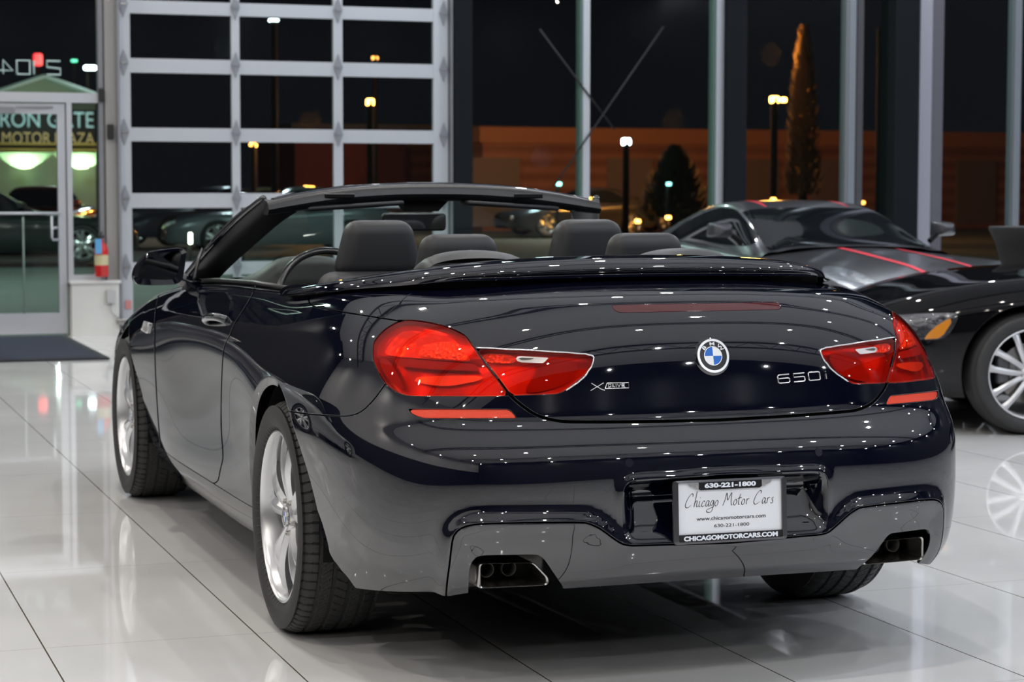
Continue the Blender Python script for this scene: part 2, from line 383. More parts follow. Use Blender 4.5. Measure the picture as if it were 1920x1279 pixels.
car = empty('convertible_car', (0, 0, 0), 0, 'open-top navy black convertible with red tail lights parked in the foreground', 'car')
S = minus(minus(BODY, F_AR, 0), F_AF, 0)
def relief(P):
    f = F_DIF(P); h = np.where(P[:, 2] < .56, np.where(f > 0, .015*np.exp(-(f/.026)**2), .005+.010*np.exp(-(f/.045)**2)), 0.)
    g = F_REC(P); h = h+.007*np.exp(-(np.maximum(g, 0)/.016)**2)
    a = np.minimum(F_AR(P), F_AF(P)); h = h-.65*np.clip(.021-a, 0, .03)
    zc = .812+.028*(2.2-P[:, 1]); fade = np.clip((P[:, 1]+.45)/.6, 0, 1)*np.clip((2.5-P[:, 1])/.4, 0, 1)*(np.abs(P[:, 0]) > .8)
    return h+.0065*fade*np.maximum(1-np.abs(P[:, 2]-zc)/.055, 0)
def emboss(sh, H, e=.0015):
    h0 = H(sh.P); g = np.stack([(H(sh.P+np.eye(3)[k]*e)-H(sh.P-np.eye(3)[k]*e))/(2*e) for k in range(3)], -1)
    g = np.clip(g, -1.2, 1.2); g -= sh.N*(g*sh.N).sum(1)[:, None]; N = sh.N-g; N /= np.linalg.norm(N, axis=1)[:, None]
    return Sheet(sh.P+sh.N*h0[:, None], N, sh.F)
for w_ in (.021, .0245): S = S.split(lambda P: np.minimum(np.abs(F_AR(P)), np.abs(F_AF(P)))-w_)
S = emboss(S, relief)
bump = minus(inside(S, F_BUM, .0025), F_TLO, .003)
rest = minus(S, F_BUM, .0025)
lid = minus(minus(minus(inside(S, F_LID, .0028), F_BUM, .0085), F_TLI), F_BRK, .001)
sidep = inside(lid, F_SIDEP, .0012); lid = minus(lid, F_SIDEP, .0012)
rest = minus(minus(rest, F_LID), F_TLO)
skirt = inside(rest, F_SK, .002); rest = minus(rest, F_SK, .002)
door = inside(rest, F_DOOR, .002); rest = minus(rest, F_DOOR, .002)
# cockpit tub opening in the deck rows is left to the body surround; front wings forward of the door
fend = inside(rest, F_FEND, .0); quarter = minus(rest, F_FEND, .0)
bump = minus(bump, F_REF, .001)
dif = minus(inside(bump, F_DIF, .003), F_EXH, 0); bump = minus(minus(bump, F_DIF, .0045), F_REC, 0)
def half_of(sh, side): return sh.clip(lambda P: -side*P[:, 0])
bump.obj('rear_bumper', PAINT, car); dif.obj('diffuser', PAINT, car)
tl = lid.obj('trunk_lid', PAINT, car)
fw_ = fend.clip(lambda P: P[:, 1]-3.45); nose = fend.clip(lambda P: 3.45-P[:, 1]+.002); nose.obj('front_bumper', PAINT, car)
for sgn, w in ((-1, 'left'), (1, 'right')):
    half_of(fw_, sgn).obj('front_wing', PAINT, car)
    half_of(door, sgn).obj('door', PAINT, car); half_of(skirt, sgn).obj('side_skirt', PAINT, car)
    half_of(quarter, sgn).obj('rear_wing', PAINT, car)
    half_of(sidep, sgn).obj('roof_cover_flank', PAINT, car)
# recesses: the surface drawn in towards the inside
def pocket(f, depth, soft, name, m, sh=S, parent=car, **k):
    q = sh.clip(lambda P: f(P)-.0005); d = np.clip(-f(q.P)/soft, 0, 1); d = d*d*(3-2*d)
    P2 = q.P-q.N*((depth+.55*(q.P[:, 2]-.46))*d)[:, None]-q.N*.001
    P2[:, 1] = np.maximum(P2[:, 1], -2)
    o = mob(name, P2, q.F, m, parent, True); return o
pocket(F_REC, .045, .05, 'plate_recess', PAINT)
# dark lining behind the panels so that the gaps read black
coarse = Sheet.grid(BP[::3, ::2], closed_u=True)
if coarse.N[np.argmin(coarse.P[:, 1])][1] > 0: coarse = Sheet.grid(BP[::3, ::2], closed_u=True, flip=True)
lin = coarse.offset(-.010)
for f, g in ((F_AR, .012), (F_AF, .012), (F_REC, .004), (F_EXH, .004), (F_TLO, .003), (F_TLI, .003), (F_BRK, -.05)): lin = minus(lin, f, g)
mob('inner_shell', lin.P, lin.F, GAP, car, True, lin.N)
# wheel wells
for cy in (0, 2.855):
    for sg in (-1, 1):
        w = MB(); n = 28; V = []; 
        a = np.radians(np.linspace(2, 190, n))
        for t in a:
            for x in (.885, .60): V.append((sg*x, cy+.40*math.cos(t), .335+.40*math.sin(t)))
        b = len(V); V.append((sg*.60, cy, .335))
        F = [(2*i, 2*i+2, 2*i+3, 2*i+1) for i in range(n-1)]+[(2*i+1, 2*i+3, b) for i in range(n-1)]
        w.add(V, F); w.build('wheel_arch_liner', BLACK, car)

# ---------------------------------------------------------------- tail lights
def lens_mat(name, tint, ior=1.5):
    m = glass_mat(name, tint, ior=ior); return m
LENS = lens_mat('red_lens', (.96, .17, .085))
def housing_mat(name, cols, scale, st):
    m = bpy.data.materials.new(name); m.use_nodes = True; nt = m.node_tree; b = nt.nodes['Principled BSDF']
    tc = nt.nodes.new('ShaderNodeTexCoord'); v = nt.nodes.new('ShaderNodeTexVoronoi'); v.inputs['Scale'].default_value = scale
    bp = nt.nodes.new('ShaderNodeBump'); bp.inputs['Strength'].default_value = st; bp.inputs['Distance'].default_value = .006
    nt.links.new(tc.outputs['Object'], v.inputs['Vector']); nt.links.new(v.outputs['Distance'], bp.inputs['Height']); nt.links.new(bp.outputs['Normal'], b.inputs['Normal'])
    b.inputs['Base Color'].default_value = (*cols, 1); b.inputs['Roughness'].default_value = .25; b.inputs['Metallic'].default_value = .55; return m
HOUS = housing_mat('lamp_reflector', (.62, .22, .17), 16, .25); HOUS2 = housing_mat('lamp_facets', (1., .95, .6), 110, .7); HOUS3 = housing_mat('lamp_bar', (.95, .55, .35), 45, .35); HOUS4 = housing_mat('lamp_glow_bar', (1., 1., .6), 20, .1)
HDARK = mat('lamp_inner_dark', (.30, .10, .08), .4)
for sgn in (-1, 1):
    for nm, f in (('tail_light', F_TLO), ('lid_light', F_TLI)):
        q = half_of(inside(S, f, .0030), sgn)
        lens = q.obj(nm, LENS, car, .006, .0015)
        # rim: black seal ring around the lens
        h = half_of(S.clip(lambda P: f(P)-.002), sgn).offset(-.028); 
        # inner reflector, stepped
        z = h.P[:, 2]; px = MP(h.P)*650
        step = np.where(px[:, 1] > 678+(px[:, 0]-700)*.02, 0, .012)
        h.P = h.P+h.N*step[:, None]*(1 if nm == 'tail_light' else .3)
        mob('lamp_housing', h.P, h.F, HOUS, lens, True)
        # side walls of the housing
        e = half_of(S.clip(lambda P: f(P)-.001), sgn); E = e.boundary(); V = []; F = []
        for i, j in E:
            b = len(V); V += [e.P[i]-e.N[i]*.004, e.P[j]-e.N[j]*.004, e.P[j]-e.N[j]*.03, e.P[i]-e.N[i]*.03]; F.append((b, b+1, b+2, b+3))
        mob('lamp_surround', V, F, HDARK, lens, False)
    # facet bands inside
    def band(poly, m, name, off, par):
        g = pxf(poly, 3, -2, 0); q = half_of(S.clip(g), sgn).offset(off)
        if len(q.F): mob(name, q.P, q.F, m, par, True)
    outer = [o for o in car.children if o.name.startswith('tail_light')][-1]; inner = [o for o in car.children if o.name.startswith('lid_light')][-1]
    band([(722,646),(752,616),(800,618),(846,630),(862,648),(884,676,1),(800,670),(722,662)], HOUS3, 'indicator_reflector', -.011, outer)
    band([(775,664,1),(800,642),(850,640),(880,674,1),(820,670)], HOUS2, 'led_cluster', -.008, outer)
    band([(730,668,1),(800,673,1),(888,680,1),(902,694,1),(800,690,1),(742,684,1)], HDARK, 'dark_band', -.010, outer)
    band([(765,706),(835,701),(896,703),(903,709),(872,716),(835,721),(795,717)], HOUS4, 'light_bar', -.015, outer)
    band([(705,668),(722,672),(740,700),(752,728),(733,718),(712,694)], HDARK, 'side_reflector', -.014, outer)
    band([(904,660),(955,661),(968,676),(916,676)], HOUS2, 'reverse_bar', -.016, inner)
    band([(1020,672),(1075,674),(1085,690),(1060,720),(990,735),(1003,700)], HDARK, 'fog_lamp', -.018, inner)
    # clear reversing window with its bright rim
    g = pxf([(963,667.5,1),(1030,671,1),(1018,681.5,1),(972,679.5,1)], 3, -2, 0); q = half_of(S.clip(g), sgn).offset(.0012)
    mob('reversing_window', q.P, q.F, mat('reverse_rim', (.45, .42, .40), .25, .6), inner, True, q.N)
    g = pxf([(969,670.5,1),(1020,673.5,1),(1013,679,1),(976,677.5,1)], 3, -2, 0); q = half_of(S.clip(g), sgn).offset(.0022)
    mob('reversing_lamp', q.P, q.F, mat('reverse_glass', (.10, .09, .085), .1, .3), inner, True, q.N)
    q = half_of(inside(S, F_REF, .002), sgn).offset(-.003)
    q.obj('bumper_reflector', mat('red_reflector', (.75, .06, .025), .22, 0, .6, bump=(500, .2)), car, .006, .001)
    # bright edge strip along the lid light
    E = smooth_poly([(893,652.5),(960,655),(1040,659.5),(1090,663.5),(1107,666),(1114,674),(1107,691),(1094,707),(1079,719),(1061,732)], 5, False)
    from_tree = None
    PTS = MP(S.P)*650; ok = (S.P[:, 1] < -.5) & (S.P[:, 0]*sgn > 0)
    idx = np.where(ok)[0]; pts = []
    for p in E:
        d = np.hypot(*(PTS[idx]-p).T); k = idx[np.argsort(d)[:4]]; w = 1/(np.hypot(*(PTS[k]-p).T)+.3); w /= w.sum()
        pts.append((S.P[k]*w[:, None]).sum(0)+S.N[k[0]]*.0005)
    pts = np.array(pts); pts[1:-1] = (pts[:-2]+pts[1:-1]*2+pts[2:])/4
    MB().tube(pts, .0022, 6).build('chrome_trim', CHROME, inner, True)
q = inside(S, F_BRK, .001); q.obj('third_brake_light', mat('dark_red_lens', (.06, .004, .006), .06, 0, 1.), car, .004, .001)
# ---------------------------------------------------------------- points on the painted skin
_VIS = ((S.N*(CAM-S.P)).sum(1) > 0)
_PX = proj(S.P)
def hit(px, py, side=0, off=0.):
    ok = _VIS & ((S.P[:, 0]*side > 0) if side else True); idx = np.where(ok)[0]
    d = np.hypot(_PX[idx, 0]-px, _PX[idx, 1]-py); k = idx[np.argsort(d)[:4]]; w = 1/(np.hypot(_PX[k, 0]-px, _PX[k, 1]-py)+.2)**2; w /= w.sum()
    n = (S.N[k]*w[:, None]).sum(0); n /= np.linalg.norm(n)
    p0 = (S.P[k]*w[:, None]).sum(0); d = _fw+_R*(px-IW/2)/FPX-_U*(py-IH/2)/FPX
    t = ((p0-CAM)@n)/(d@n); return CAM+d*t+n*off, n
def frame(n):
    ex = np.cross([0, 0, 1.], n); ex = np.cross(n, np.cross(ex, n)); ex /= np.linalg.norm(ex)
    return ex, np.cross(n, ex), n
def text_mesh(txt, size=1., ext=.0, off=0., shear=0., res=4, xs=1., sp=1.):
    c = bpy.data.curves.new('t', 'FONT'); c.body = txt; c.size = size; c.extrude = ext; c.offset = off; c.shear = shear
    c.resolution_u = res; c.align_x = 'CENTER'; c.align_y = 'CENTER'; c.space_character = sp
    o = bpy.data.objects.new('t', c); COL.objects.link(o); bpy.context.view_layer.update()
    me = o.evaluated_get(bpy.context.evaluated_depsgraph_get()).to_mesh()
    V = np.array([v.co[:] for v in me.vertices]); F = [tuple(p.vertices) for p in me.polygons]
    bpy.data.objects.remove(o); bpy.data.curves.remove(c)
    V[:, 0] *= xs; V[:, 0] -= (V[:, 0].max()+V[:, 0].min())/2; V[:, 1] -= (V[:, 1].max()+V[:, 1].min())/2
    return V, F
def put_text(name, txt, p, ex, ey, ez, m, parent=None, width=None, height=None, **k):
    V, F = text_mesh(txt, **k)
    if width: V[:, 0] *= width/(np.ptp(V[:, 0]))
    if height: V[:, 1] *= height/(np.ptp(V[:, 1]))
    W = np.array(p)+V[:, :1]*ex+V[:, 1:2]*ey+V[:, 2:3]*ez
    return mob(name, W, F, m, parent, False)

# ---------------------------------------------------------------- wheels
def build_tyre_sheet(rad=.336, hw=.1225, na=720, detail=True):
    xs = [-.098, -.106, -.1165, -hw, -.1215, -.116]; rs = [.2475, .2525, .263, .288, .305, .322]
    tx = np.linspace(-.108, .108, 62 if detail else 12); xs += list(tx)
    shoulder = lambda x: rad-.002*(x/.1)**2-.0145*np.clip((abs(x)-.075)/.033, 0, 1)**2
    rs += [shoulder(x) for x in tx]; n0 = 6
    xs += [.116, .1215, hw, .1165, .106, .098]; rs += [.322, .305, .288, .263, .2525, .2475]
    xs = np.array(xs); rs = np.array(rs); m = len(xs)
    A = np.arange(na)/na*360.
    R = np.tile(rs, (na, 1)); X = np.tile(xs, (na, 1))
    if detail:
        a = A[:, None]; x = X
        for g in (-.066, -.023, .023, .066): R = np.where(np.abs(x-g) < .0046, R-.0065, R)
        sh = (np.abs(x) > .071) & (np.abs(x) < .1085)
        ph = (a+np.sign(x)*20*(np.abs(x)-.07)) % 5.0
        R = np.where(sh & (ph < .9), R-.0055, R)
        mid = (np.abs(x) > .028) & (np.abs(x) < .061); ph = (a+120*(np.abs(x))*np.sign(x)) % 5.0
        R = np.where(mid & (ph < .55), R-.004, R); R = np.where(mid & (np.abs(ph-2.5) < .3), R-.002, R)
        ph = (a-90*x) % 5.0; R = np.where((np.abs(x) < .018) & (ph < .55), R-.004, R)
        # raised sidewall rings
    th = np.radians(A)[:, None]
    P = np.stack([X, R*np.cos(th), R*np.sin(th)], -1)
    P = P.reshape(-1, 3); F = []
    for i in range(na):
        j = (i+1) % na
        for k in range(m-1): F.append((i*m+k, j*m+k, j*m+k+1, i*m+k+1))
    return P, F
_tp, _tf = build_tyre_sheet()
tyre_me = bpy.data.meshes.new('tyre'); tyre_me.from_pydata([tuple(v) for v in _tp], [], _tf); tyre_me.materials.append(RUBBER)
tyre_me.polygons.foreach_set('use_smooth', [True]*len(tyre_me.polygons)); tyre_me.update(); tyre_me.set_sharp_from_angle(angle=math.radians(38))
CAPBLUE = mat('roundel_blue', (.01, .12, .50), .3); CAPWHITE = mat('roundel_white', (.75, .77, .80), .3); DISC = mat('brake_disc', (.30, .29, .28), .3, .9)
BARREL = mat('barrel_silver', (.62, .63, .65), .35, .7)
def roundel(name, p, ex, ey, ez, r, parent, letters=False):
    def ring(r0, r1, h0, h1, n=48):
        V = []; F = []
        for k in range(n):
            a = 2*math.pi*k/n; c, s_ = math.cos(a), math.sin(a)
            for rr, h in ((r0, h0), (r0, h1), (r1, h1), (r1, h0)): V.append(p+ex*rr*c+ey*rr*s_+ez*h)
        for k in range(n):
            j = (k+1) % n
            for q in range(3): F.append((4*k+q, 4*j+q, 4*j+q+1, 4*k+q+1))
        return V, F
    b = MB(); b.add(*ring(0., r*.86, 0, .0015), 0)
    o = b.build(name, mat('roundel_black', (.012, .012, .014), .15, coat=.5), parent)
    m = MB(); m.add(*ring(r*.86, r, -.002, .0040)); m.build('chrome_ring', CHROME, o, True, auto=30)
    m = MB(); m.add(*ring(r*.53, r*.57, 0, .0024)); m.build('inner_ring', CHROME, o)
    for q in range(4):
        n = 10; V = [p+ez*.0022]+[p+ez*.0022+ex*r*.53*math.cos(math.pi/2*(q+k/n))+ey*r*.53*math.sin(math.pi/2*(q+k/n)) for k in range(n+1)]
        MB().add(V, [(0, k+1, k+2) for k in range(n)]).build('quadrant', CAPWHITE if q % 2 == 0 else CAPBLUE, o)
    if letters:
        for ch, a in zip('BMW', (136, 90, 44)):
            a = math.radians(a); d = ex*math.cos(a)+ey*math.sin(a); t = ex*math.sin(a)-ey*math.cos(a)
            put_text('letter', ch, p+d*r*.71+ez*.002, t, d, ez, CHROME, o, height=r*.20, size=.02, off=.0004, ext=.0004)
    return o
def make_wheel(parent, loc, sgn, rot, pairs=5, a_in=9., a_out=12.5, w0=.018, w1=.030, metal=None, bolts=5, detail=True, k=1.):
    # local frame: +x outboard
    metal = metal or ALLOY
    m = MB(); m.lathe([(.100, .2505), (.1085, .2495), (.110, .245), (.106, .2405), (.094, .237), (.070, .232), (.02, .2275), (-.06, .2275), (-.10, .236), (-.105, .248)], 96)
    w = m.build('wheel', metal, parent, True, auto=50)
    w.location = loc; w.rotation_euler = (0, 0, 0 if sgn > 0 else math.pi); w.scale = (1, k, k)
    t = bpy.data.objects.new('tyre', tyre_me if detail else tyre_lo); COL.objects.link(t); t.parent = w
    MB().lathe([(.068, .2325), (.02, .226), (-.10, .226)], 72).build('barrel', BARREL, w, True)
    MB().lathe([(.034, .0), (.034, .165), (.018, .165), (.018, .0)], 48).build('brake_disc', DISC, w, True, auto=30)
    MB().rbox((.026, -.145, .02), (.07, .075, .16), .018).build('brake_caliper', mat('caliper_grey', (.10, .10, .11), .4, .4), w, True)
    MB().lathe([(.088, .0), (.088, .024), (.084, .034), (.078, .050), (.060, .062), (.03, .066)], 40).build('hub', metal, w, True, auto=40)
    for q in range(pairs):
        for s_ in (-1, 1):
            a0 = math.radians(rot+360/pairs*q+s_*a_in); a1 = math.radians(rot+360/pairs*q+s_*a_out)
            mb = MB(); n = 12; V = []
            for i in range(n+1):
                f = i/n; r = .038+(.236-.038)*f; a = a0+(a1-a0)*f**.8
                h = .078+.018*math.sin(math.pi*f*.9)-.004*f; wd = w0+(w1-w0)*f+.008*max(0, f-.85)/.15*0.8; dp = .030-.006*f
                c, s2 = math.cos(a), math.sin(a); er = np.array([0, c, s2]); et = np.array([0, -s2, c])
                o = er*r
                for dx, dw in ((h-.010, -wd), (h, -wd*.35), (h+.001, wd*.1), (h-.010, wd), (h-dp, wd*.8), (h-dp, -wd*.8)): V.append(o+np.array([dx, 0, 0])+et*dw)
            F = [(i*6+k_, i*6+(k_+1) % 6, (i+1)*6+(k_+1) % 6, (i+1)*6+k_) for i in range(n) for k_ in range(6)]
            mb.add(V, F); mb.build('spoke', metal, w, True, auto=28)
    for q in range(bolts):
        a = math.radians(rot+180/bolts+360/bolts*q); MB().lathe([(.079, 0), (.083, .007), (.07, .0095), (.06, .0105)], 8, c=(.005, .050*math.cos(a), .050*math.sin(a))).build('wheel_bolt', STEEL, w)
    return w
_tp, _tf = build_tyre_sheet(na=90, detail=False)
tyre_lo = bpy.data.meshes.new('plain_tyre'); tyre_lo.from_pydata([tuple(v) for v in _tp], [], _tf); tyre_lo.materials.append(RUBBER)
tyre_lo.polygons.foreach_set('use_smooth', [True]*len(tyre_lo.polygons)); tyre_lo.update()
for cy, sg, rt in ((0, -1, 92), (0, 1, 110), (2.855, -1, 140), (2.855, 1, 100)):
    w = make_wheel(car, (sg*(.8075 if cy == 0 else .80), cy, .3355), sg, rt)
    roundel('centre_cap', np.array([.089, 0, 0]), np.array([0, 1., 0]), np.array([0, 0, 1.]), np.array([1., 0, 0]), .031, w)

# ---------------------------------------------------------------- exhaust, plate, badges
def rounded(poly, r, n=5):
    P = [np.array(p, float) for p in poly]; out = []; m = len(P)
    for i in range(m):
        a, b, c = P[i-1], P[i], P[(i+1) % m]; u = (a-b)/np.linalg.norm(a-b); v = (c-b)/np.linalg.norm(c-b)
        for k in range(n+1):
            t = k/n; out.append(((1-t)**2)*(b+u*r)+2*t*(1-t)*b+t*t*(b+v*r))
    return out
def loft(rings, caps=False):
    n = len(rings[0]); V = [p for r in rings for p in r]; F = [(i*n+k, i*n+(k+1) % n, (i+1)*n+(k+1) % n, (i+1)*n+k) for i in range(len(rings)-1) for k in range(n)]
    if caps: F += [tuple(range(n))[::-1], tuple((len(rings)-1)*n+k for k in range(n))]
    return V, F
for sg in (-1, 1):
    base = [(.631, .347), (.487, .341), (.446, .298), (.450, .281), (.631, .285)]
    def ring(s_, y): 
        c = np.array([.545, .313]); q = rounded([c+(np.array(p)-c)*s_ for p in base], .011); return [(sg*p[0], y, p[1]) for p in q]
    V, F = loft([ring(1.0, -.74), ring(1.04, -.955), ring(1.04, -.975), ring(1.01, -.980), ring(.96, -.978), ring(.93, -.97), ring(.90, -.86)])
    p = MB().add(V, F).build('exhaust_pipe', STEEL, car, True, auto=40)
    V, F = loft([ring(.90, -.86), ring(.02, -.85)]); q = MB().add(V, F)
    q.build('pipe_inner', mat('pipe_black', (.008, .008, .008), .7), p)  # near-black cone closing the pipe from inside
    for cx in (.585, .525):
        MB().lathe([(-.87, .020), (-.90, .0205), (-.90, .018), (-.82, .018)], 20, 'y', (sg*cx, 0, .315)).build('inner_tube', mat('dark_steel', (.10, .095, .09), .35, .9), p, True)
    MB().rbox((sg*.53, -.62, .31), (.30, .35, .13), .04).build('muffler', mat('dark_steel', (.10, .095, .09), .35, .9), car, True)
PC = at(1358.5, 957, 1, -1.098); pl = empty('licence_plate', (0, 0, 0)); pl.parent = car
ex, ey, ez = np.array([1., 0, 0]), np.array([0, .06, 1.]), np.array([0, -1., .06])
PC = np.array([0.0, -1.098, PC[2]])
WHITEP = mat('plate_white', (.72, .75, .80), .35); FRB = mat('frame_black', (.010, .010, .012), .3, coat=.4); INK = mat('ink_black', (.012, .012, .014), .5); LETW = mat('letter_white', (.75, .80, .88), .4)
bpy.data.objects.remove(pl)
def rrect(w, h, r, n=5): return rounded([(-w, -h), (w, -h), (w, h), (-w, h)], r, n)
mb = MB(); mb.prism([tuple(p) for p in rrect(.150, .074, .006)], (PC+ez*.001, ex, ey, ez), .002)
pl = mb.build('licence_plate', WHITEP, car)
# frame: outer ring + filled top middle and bottom bands
fo = rrect(.158, .0805, .010); fi = rrect(.1445, .0745, .004); n = len(fo); V = []
for lst, h in ((fo, .0), (fo, .007), (fi, .009), (fi, .002)):
    V += [PC+ex*p[0]+ey*p[1]+ez*h for p in lst]
F = [(r*n+k, r*n+(k+1) % n, (r+1)*n+(k+1) % n, (r+1)*n+k) for r in range(3) for k in range(n)]
fr = MB().add(V, F).build('plate_frame', mat('frame_metal', (.09, .09, .10), .22, .7, .5), pl, True, auto=40)
def band(pts, h0, h1, m, name): return MB().prism(pts, (PC+ez*h0, ex, ey, ez), h1-h0).build(name, m, fr)
band([(-.1445, -.0765), (.1445, -.0765), (.1445, -.0565), (-.1445, -.0565)], .002, .0075, FRB, 'lower_band')
band([(-.088, .076), (-.088, .058), (-.083, .0545), (.083, .0545), (.088, .058), (.088, .076)], .002, .0075, FRB, 'upper_band')
for s_ in (-1, 1):
    band([(s_*.088, .0745), (s_*.118, .0745), (s_*.112, .066), (s_*.088, .058)][::s_], .003, .0085, mat('bright_tab', (.6, .6, .63), .25, .8), 'corner_tab')
    MB().lathe([(0, 0), (0, .0045), (.0025, .003), (.0025, 0)], 12, 'y').build('screw', STEEL, fr, loc=tuple(PC+ex*s_*.093+ey*.0625+ez*.0095))
put_text('phone_number', '630-221-1800', PC+ey*.0655+ez*.0078, ex, ey, ez, LETW, fr, width=.143, height=.0125, size=.018, off=.0009)
put_text('web_address', 'CHICAGOMOTORCARS.COM', PC-ey*.0662+ez*.0078, ex, ey, ez, LETW, fr, width=.262, height=.0125, size=.018, off=.0009)
put_text('small_web_address', 'www.chicagomotorcars.com', PC-ey*.0195+ex*.003+ez*.0034, ex, ey, ez, INK, pl, width=.193, height=.0125, size=.0135, off=.0002)
put_text('small_phone_number', '630-221-1800', PC-ey*.0375+ex*.004+ez*.0034, ex, ey, ez, INK, pl, width=.098, height=.0085, size=.0125, off=.0001)
# brush-script name as ribbons; glyph units: baseline 0, x-height 1
GL = {'C': (1.9, [[(1.75,1.75),(1.85,2.1),(1.5,2.2),(.8,1.5),(.25,.5),(.35,.0),(.8,0),(1.4,.35)]]),
 'h': (1.05, [[(.9,2.6),(.5,1.2),(.15,0)],[(.2,.3),(.55,.9),(.85,.95),(.7,.3),(.75,.0),(1.0,.15)]]),
 'i': (.55, [[(.35,.95),(.15,.2),(.25,0),(.5,.15)],[(.48,1.45),(.5,1.55)]]),
 'c': (.85, [[(.8,.8),(.65,.95),(.3,.6),(.15,.15),(.35,0),(.75,.2)]]),
 'a': (1.0, [[(.85,.85),(.55,.95),(.2,.45),(.2,.05),(.4,.05),(.75,.5),(.9,.9),(.75,.3),(.8,0),(1.0,.15)]]),
 'g': (.95, [[(.85,.85),(.55,.95),(.2,.5),(.25,.15),(.5,.2),(.8,.7),(.9,.9),(.75,.1),(.45,-.7),(.0,-1.0),(-.55,-.95),(-.6,-.6),(0,-.35),(.8,-.1)]]),
 'o': (.95, [[(.6,.95),(.25,.6),(.15,.15),(.4,0),(.75,.35),(.8,.8),(.6,.95)]]),
 'M': (2.3, [[(.1,0),(.6,1.0),(.95,2.0),(1.05,1.9),(1.1,.9),(1.5,1.4),(2.0,2.1),(1.85,1.0),(1.85,.1),(2.1,.1)]]),
 't': (.75, [[(.75,1.8),(.35,.8),(.25,.1),(.5,.1)],[(.1,1.05),(.95,1.2)]]),
 'r': (.8, [[(.4,.95),(.15,0)],[(.25,.45),(.5,.9),(.85,.95)]]),
 's': (.8, [[(.85,.95),(.55,.9),(.5,.65),(.65,.3),(.5,.02),(.1,.05)]])}
sb = MB(); cx = 0; text = 'Chicago Motor Cars'; W_ = sum(GL[c][0]*.92+.05 if c != ' ' else .75 for c in text); ks = .249/W_
for c in text:
    if c == ' ': cx += .75; continue
    for st in GL[c][1]:
        q = smooth_poly([(p[0]+cx, p[1]) for p in st], 6, False) if len(st) > 2 else np.array([(p[0]+cx, p[1]) for p in st], float)
        q = (q-[W_/2, 0])*ks*[1, 1.12]; n = len(q); T = np.gradient(q, axis=0); T /= np.linalg.norm(T, axis=1)[:, None]+1e-12
        # broad-nib pen
        nib = np.array([.8, .6]); ww = .00050+.00062*np.abs(T[:, 0]*nib[1]-T[:, 1]*nib[0])
        N2 = np.stack([-T[:, 1], T[:, 0]], -1)*ww[:, None]; V = []
        for i in range(n):
            for s_ in (-1, 1): r_ = q[i]+N2[i]*s_; V.append(PC+ex*(r_[0]-.002)+ey*(r_[1]+.0125)+ez*(.0034+.00001*(len(sb.V) % 7)))
        sb.add(V, [(2*i, 2*i+2, 2*i+3, 2*i+1) for i in range(n-1)])
    cx += GL[c][0]*.92+.05
sb.build('script_name', INK, pl)
# trunk badges
p, nn = hit(1337, 668); ex, ey, ez = frame(nn); p[0] = 0; ex = np.array([1., 0, 0]); ez = np.array([0, nn[1], nn[2]]); ez /= np.linalg.norm(ez); ey = np.cross(ez, ex)
MB().lathe([(.0, 0), (.002, .0485), (-.004, .052)], 48, 'y').build('emblem_seat', PAINT, car, True)
es = [o for o in car.children if o.name.startswith('emblem_seat')][0]
es.matrix_basis = Matrix(((ex[0], ez[0]*1, ey[0], p[0]), (ex[1], ez[1], ey[1], p[1]), (ex[2], ez[2], ey[2], p[2]), (0, 0, 0, 1)))
roundel('emblem', p+ez*.003, ex, ey, ez, .0445, car, True)
def badge_strokes(name, glyphs, px0, py0, px1, py1, hgt, parent=car, r=.0016):
    a, na = hit(px0, py0); b, nb = hit(px1, py1); ex = (b-a); L = np.linalg.norm(ex); ex /= L; ez = (na+nb)/2; ez -= ex*(ez@ex); ez /= np.linalg.norm(ez); ey = np.cross(ez, ex)
    if ey[2] < 0: ey = -ey
    W2 = max(x for st in glyphs for x, y in st); mb = MB()
    for st in glyphs:
        P = [a+ex*x/W2*L+ey*y*hgt+ez*.0022 for x, y in st]; mb.tube(P, r, 6)
    return mb.build(name, CHROME, parent, True, auto=40)
six = [(1.0,1),(.12,1),(0,.85),(0,.12),(.12,0),(.9,0),(1,.12),(1,.45),(.9,.55),(.1,.55)]
five = [(1,1),(.05,1),(.05,.58),(.9,.58),(1,.46),(1,.12),(.9,0),(0,0)]
zero = [(.1,0),(.9,0),(1,.1),(1,.9),(.9,1),(.1,1),(0,.9),(0,.1),(.1,0)]
sh = lambda g, d: [(x+d, y) for x, y in g]
badge_strokes('model_badge', [sh(six, 0), sh(five, 1.35), sh(zero, 2.7), [(4.25, 0), (4.25, .68)], [(4.25, .88), (4.25, 1.0)]], 1459, 719, 1549, 711, .0215)
badge_strokes('drive_badge', [[(0, -.15), (.25, .1), (1.15, 1.0)], [(.1, 1.0), (.95, 0), (1.2, -.15)], [(1.25, .12), (3.3, .12), (3.3, .95), (1.45, .95), (1.25, .12)],
   [(1.55,.3),(1.55,.78),(1.75,.7),(1.75,.38),(1.55,.3)],[(1.88,.3),(1.88,.78),(2.05,.7),(1.92,.52),(2.08,.3)],[(2.2,.3),(2.2,.78)],[(2.32,.78),(2.45,.3),(2.58,.78)],[(2.95,.78),(2.7,.78),(2.7,.3),(2.95,.3)],[(2.7,.54),(2.9,.54)]], 1107, 731, 1179, 729, .0165, r=.0010)
# parking sensors on the bumper
for px, py in ((1180, 868), (1535, 848)):
    p, n = hit(px, py); e1, e2, e3 = frame(n)
    V = [p+e3*.0008+e1*.011*math.cos(a)+e2*.011*math.sin(a) for a in np.linspace(0, 2*math.pi, 25)[:-1]]
    MB().add(V, [tuple(range(24))]).build('parking_sensor', mat('sensor_black', (.004, .005, .012), .25, coat=.6), car)
